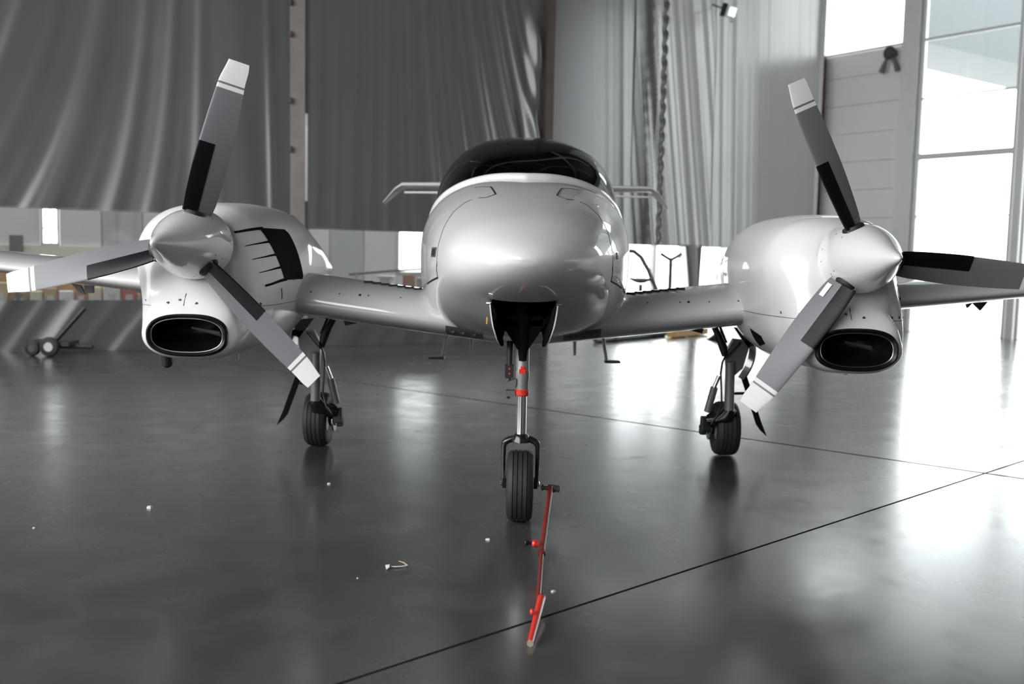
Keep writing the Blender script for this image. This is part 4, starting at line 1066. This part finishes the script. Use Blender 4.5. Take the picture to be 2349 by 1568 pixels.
for x_ in (.186, .196, .206): ab.tube([(x_ - .003, Yn - .01, .178), (x_ + .003, Yn - .01, .178)], .020, 16)
ab.tube([(.18, Yn - .01, .178), (.212, Yn - .01, .178)], .014, 12)
ab.build('axle_pin', 'darkgrey', tb)

tw = empty('dry_twig', (-.545, 4.2, 0), 'small dry forked twig with a pale leaf scrap on the floor', 'twig')
MB().tube([(-.575, 4.195, .006), (-.55, 4.192, .007), (-.525, 4.20, .006), (-.50, 4.215, .006)], [.003, .003, .003, .004], 6).build('stem', 'chip', tw)
MB().tube([(-.545, 4.268, .008), (-.52, 4.245, .009), (-.497, 4.213, .006)], [.002, .003, .004], 6).build('side_stem', 'twig', tw)
MB().prism([(-.60, 4.215, .003), (-.578, 4.20, .012), (-.573, 4.165, .012), (-.585, 4.155, .003)], (0, 0, .003)).build('leaf_scrap', 'chip', tw, smooth=False)
def scrap(x, y, r, lab):
    m = MB(); n = 7
    ring = [(x + r * (0.7 + .5 * random.random()) * math.cos(2 * math.pi * i / n), y + r * .8 * (0.7 + .5 * random.random()) * math.sin(2 * math.pi * i / n)) for i in range(n)]
    m.loft([[(p[0], p[1], 0.0005) for p in ring], [(lerp(p[0], x, .2), lerp(p[1], y, .2), r * .5) for p in ring], [(lerp(p[0], x, .7), lerp(p[1], y, .7), r * .6 + .001) for p in ring]], cap0=True, cap1=True)
    m.build('paper_scrap', 'chip', label=lab, cat='scrap', group='pale scraps scattered on the floor', smooth=False)
scrap(-2.011, 5.089, .022, 'largest pale scrap on the floor, below the left engine')
scrap(-.151, 4.654, .014, 'pale scrap on the floor just left of the nose wheel')
scrap(-2.426, 4.667, .009, 'tiny pale scrap near the left edge of the photo')
scrap(.152, 3.936, .012, 'pale scrap on the floor right of the tow bar')
scrap(-1.161, 5.726, .014, 'pale scrap in the dark reflection below the left main wheel')
scrap(-.695, 4.044, .006, 'tiny pale crumb left of the dry twig')

# ================================================================ BACKGROUND THINGS
# wheeled dolly in front of the left curtain skirt
dl = empty('wheeled_dolly', (-6.05, 12.35, 0), 'low black wheeled dolly standing against the left curtain foot', 'dolly')
fr = MB(); fr.box((-6.12, 12.36, .16), (.55, .3, .06)); fr.tube([(-6.35, 12.36, .12), (-5.6, 12.36, .12)], .03, 10)
fr.tube([(-6.05, 12.30, .2), (-5.72, 12.42, .62)], .03, 8); fr.build('frame', 'blackm', dl)
for x, h in ((-6.08, 'white'), (-6.30, 'darkgrey')):
    r_ = .125 if h == 'white' else .10
    w = MB().lathe((x, 12.14, r_), (0, 1, 0), [(0, r_ * .5), (.01, r_ * .9), (.03, r_), (.06, r_), (.08, r_ * .9), (.085, r_ * .5)], 28, False, False).build('tyre', 'tyre', dl)
    MB().lathe((x, 12.15, r_), (0, 1, 0), [(0, r_ * .12), (.0, r_ * .5), (.06, r_ * .5)], 24).build('hub', 'chip' if h == 'white' else 'darkgrey', w)

# long shelf with boxes behind the left clear strip
U3 = Vector((0.898, 0.44, 0)); V3 = Vector((-0.44, 0.898, 0)); ZU = Vector((0, 0, 1))
def Lp(s, off, z):
    p = plan(s, 'L'); return Vector((p[0], p[1], 0)) + V3 * off + Vector((0, 0, z))
sh = empty('storage_shelf', Lp(-7.0, 2.4, 0), 'long low storage shelf full of boxes behind the left clear strip', 'shelf')
MB().box(Lp(-7.0, 2.5, .42), (5.6, .6, .04), (U3, V3, ZU)).build('shelf_board', 'wood', sh, smooth=False)
MB().box(Lp(-7.0, 2.5, .10), (5.6, .6, .04), (U3, V3, ZU)).build('shelf_board', 'wood', sh, smooth=False)
for q in (-9.7, -7.9, -6.1, -4.3):
    MB().box(Lp(q, 2.5, .35), (.05, .6, .7), (U3, V3, ZU)).build('upright', 'darkgrey', sh, smooth=False)
MB().box(Lp(-7.0, 2.82, .6), (5.6, .03, 1.2), (U3, V3, ZU)).build('back_board', 'wood', sh, smooth=False)
bc = [('tan', (.50, .33, .16)), ('pale cream', (.68, .62, .44)), ('brown', (.26, .14, .06)), ('amber', (.62, .36, .07)), ('white', (.75, .76, .74)), ('rust brown', (.38, .17, .07)), ('straw', (.60, .47, .22)), ('red', (.58, .06, .03)), ('grey', (.33, .33, .32))]
for i, (n_, c_) in enumerate(bc): M['box%d' % i] = mat('%s_carton' % n_.replace(' ', '_'), c_, 0.7, var=0.1)
seq = [6, 1, 8, 2, 5, 0, 6, 2, 1, 0, 4, 5, 1, 4, 7, 6, 7, 1, 7, 3, 3, 2]
q = -9.55; i = 0
ordn = ['first', 'second', 'third', 'fourth', 'fifth', 'sixth', 'seventh', 'eighth', 'ninth', 'tenth', 'eleventh', 'twelfth', '13th', '14th', '15th', '16th', '17th', '18th', '19th', '20th', '21st', '22nd']
while q < -4.5 and i < len(seq):
    w = 0.17 + 0.10 * random.random(); h = 0.22 + 0.20 * random.random(); ci_ = seq[i]
    bx = MB(); bx.box(Lp(q + w / 2, 2.42, .44 + h / 2), (w - .02, .36, h), (U3, V3, ZU))
    o = bx.build('carton', 'box%d' % ci_, smooth=False, bevel=0.006, label='%s carton on the storage shelf, %s from its left end' % (bc[ci_][0], ordn[i]), cat='box', group='cartons on the storage shelf')
    tp_ = MB(); tp_.box(Lp(q + w / 2, 2.42 - .182, .44 + h * .5), (w * .45, .004, h * .3), (U3, V3, ZU)); tp_.build('paper_label', 'chip', o, smooth=False)
    q += w + 0.012; i += 1

# things behind the middle clear strip
st = empty('white_pedestal', (-1.93, 18.2, 0), 'white pedestal cabinet seen through the middle clear strip', 'cabinet')
MB().box((-2.62, 18.2, .47), (.20, .3, .94)).build('column', 'white', st, smooth=False, bevel=.01)
MB().box((-2.62, 18.2, .965), (.30, .38, .05)).build('top', 'white', st, smooth=False, bevel=.01)
tbm = empty('work_table', (-2.6, 19.6, 0), 'cluttered low bench seen through the middle clear strip', 'table')
MB().box((-2.7, 19.6, .70), (2.6, .7, .05)).build('tabletop', 'palegrey', tbm, smooth=False)
for x in (-3.9, -1.5):
    for y in (19.3, 19.9): MB().box((x, y, .34), (.06, .06, .68)).build('leg', 'darkgrey', tbm, smooth=False)
for x, w, h, ci_, lb in ((-2.35, .22, .26, 5, 'rust brown carton on the bench, left of the bright window'), (-2.08, .2, .20, 8, 'grey carton on the bench, in the middle'), (-1.82, .2, .27, 2, 'brown carton on the bench nearest the fuselage')):
    MB().box((x, 19.55, .725 + h / 2), (w, .3, h)).build('carton', 'box%d' % ci_, smooth=False, bevel=.006, label=lb, cat='box', group='cartons on the bench')
rp = MB(); rp.tube([(-3.45, 18.9, .98), (-2.7, 18.9, 1.06), (-1.9, 18.9, 1.13), (-1.2, 18.9, 1.15)], .022, 8)
rpo = empty('rotor_pole', (-2.6, 18.9, 0), 'long thin dark pole resting on two props behind the middle strip', 'pole')
rp.build('pole', 'darkgrey', rpo)
for x, z in ((-3.3, 1.0), (-1.4, 1.14)): MB().box((x, 18.9, z / 2 - .01), (.05, .05, z)).build('prop', 'palegrey', rpo, smooth=False)

# stands in front of the right hand windows
def stand(x, y, top, lab, kind):
    e = empty('forked_stand' if kind == 'fork' else 'bowl_stand', (x, y, 0), lab, 'stand')
    MB().tube([(x, y, .3), (x, y, top - .1)], .05, 10).build('pole', 'stand', e)
    for k in range(3):
        a_ = 2 * math.pi * k / 3 + .5
        MB().tube([(x, y, .42), (x + .3 * math.cos(a_), y + .3 * math.sin(a_), .02)], .02, 8).build('leg', 'stand', e)
    if kind == 'fork':
        for d_ in (-1, 1):
            MB().tube([(x, y, top - .12), (x + d_ * .1, y, top - .07), (x + d_ * .24, y, top + .02)], .042, 8).build('fork_arm', 'stand', e)
        MB().lathe((x, y, top * .52), (0, 0, 1), [(0, .05), (.1, .05)], 12).build('clamp', 'stand', e)
    else:
        MB().tube([(x + .29 * t_, y, top - .02 + .06 * abs(t_) ** 2) for t_ in [-1, -.6, -.3, 0, .3, .6, 1]], [.02, .04, .06, .065, .06, .04, .02], 8).build('curved_bar', 'stand', e)
stand(2.66, 22.0, .93, 'low grey stand with curved top bar in front of bright window', 'bowl')
stand(3.33, 22.0, 1.52, 'tall grey forked stand left of the loose curtain flap', 'fork')
ga = empty('gantry_arm', (2.4, 22.6, 0), 'grey bent gantry arm behind the stands, beside the fuselage', 'gantry')
MB().tube([(2.2, 22.6, 1.60), (2.55, 22.6, 1.58), (2.72, 22.6, 1.45), (2.9, 22.6, 1.15), (3.15, 22.6, .6), (3.3, 22.6, .04)], .055, 8).build('arm', 'stand', ga)
MB().tube([(2.2, 22.6, 1.60), (2.2, 22.6, .0)], .04, 8).build('mast', 'stand', ga)

# low things on the floor under the right wing
bn = empty('yellow_beam', (3.3, 18.3, 0), 'yellow timber beam lying on the floor under the right wing', 'beam')
MB().box((3.05, 17.75, .07), (1.3, .16, .12), (Vector((.62, .78, 0)), Vector((-.78, .62, 0)), ZU)).build('plank', 'wood', bn, smooth=False, bevel=.01)
MB().box((2.85, 17.5, .012), (.1, .3, .022), (Vector((.62, .78, 0)), Vector((-.78, .62, 0)), ZU)).build('bearer', 'darkgrey', bn, smooth=False)
dm = empty('dark_mat_roll', (1.9, 16.8, 0), 'dark flat tarp bundle lying under the right wing beside the fuselage', 'bundle')
MB().tube([(1.2, 15.9, .05), (1.6, 16.4, .06), (2.1, 17.0, .06), (2.6, 17.6, .05)], [.05, .07, .07, .05], 10, flat=1.0).build('roll', 'darkgrey', dm)
MB().tube([(1.5, 16.28, .06), (1.56, 16.35, .06)], .078, 10).build('strap', 'blackm', dm)
dw = empty('black_chock', (3.9, 18.4, 0), 'black wedge chock on the floor beside the yellow timber', 'chock')
MB().prism([(3.25, 16.9, 0), (3.6, 16.9, 0), (3.5, 16.9, .10), (3.42, 16.9, .13)], (0, .15, 0)).build('wedge', 'blackm', dw, smooth=False)
MB().tube([(3.44, 16.88, .12), (3.44, 17.07, .12)], .012, 8).build('grip', 'blackm', dw)

# floodlight on the right curtain, loudspeaker on the board wall
p = plan(4.36, 'R'); fo = Vector((p[0], p[1], 6.12)) + Vector((nR[0], nR[1], 0)) * .35
fd = empty('floodlight', fo, 'white floodlight lamp hanging high on the right curtain', 'lamp')
ax_ = (Vector((.62, -.72, -.35)).normalized()); sx_ = ax_.cross(ZU).normalized(); uz_ = sx_.cross(ax_)
MB().box(fo, (.26, .12, .22), (sx_, ax_, uz_)).build('housing', 'white', fd, smooth=False, bevel=.015)
MB().box(fo + ax_ * .062, (.22, .006, .17), (sx_, ax_, uz_)).build('lens', 'lamp', fd, smooth=False)
MB().box(fo + sx_ * .15 - ax_ * .02, (.03, .10, .24), (sx_, ax_, uz_)).build('bracket', 'blackm', fd, smooth=False)
MB().box(fo + Vector((.04, -.02, -.17)), (.05, .05, .09)).build('sensor', 'white', fd, smooth=False, bevel=.005)
MB().tube([fo + Vector((-.15, .0, .06)), fo + Vector((-.16, .25, .14)), fo + Vector((nR[0], nR[1], 0)) * -.42 + Vector((-.15, 0, .25))], .014, 8).build('mounting_arm', 'blackm', fd)
q = Vector((*rw(1.40, .22), 5.75))
ls = empty('wall_speaker', q, 'dark round lamp head with two legs high on the board panel', 'speaker')
MB().lathe(q + Vector((0, 0, .08)), (NW[0], NW[1], 0), [(-.08, .05), (-.06, .12), (.04, .14), (.07, .11), (.075, .0)], 24).build('head', 'darkgrey', ls)
for d_ in (-1, 1):
    w_ = Vector((UW[0], UW[1], 0)) * d_
    MB().tube([q + w_ * .06, q + w_ * .13 + Vector((0, 0, -.15)), q + w_ * .19 + Vector((0, 0, -.30))], [.03, .05, .06], 12).build('leg', 'stand', ls)
MB().tube([q + Vector((0, 0, .08)), q - Vector((NW[0], NW[1], 0)) * .24 + Vector((0, 0, .08))], .03, 8).build('wall_bracket', 'darkgrey', ls)
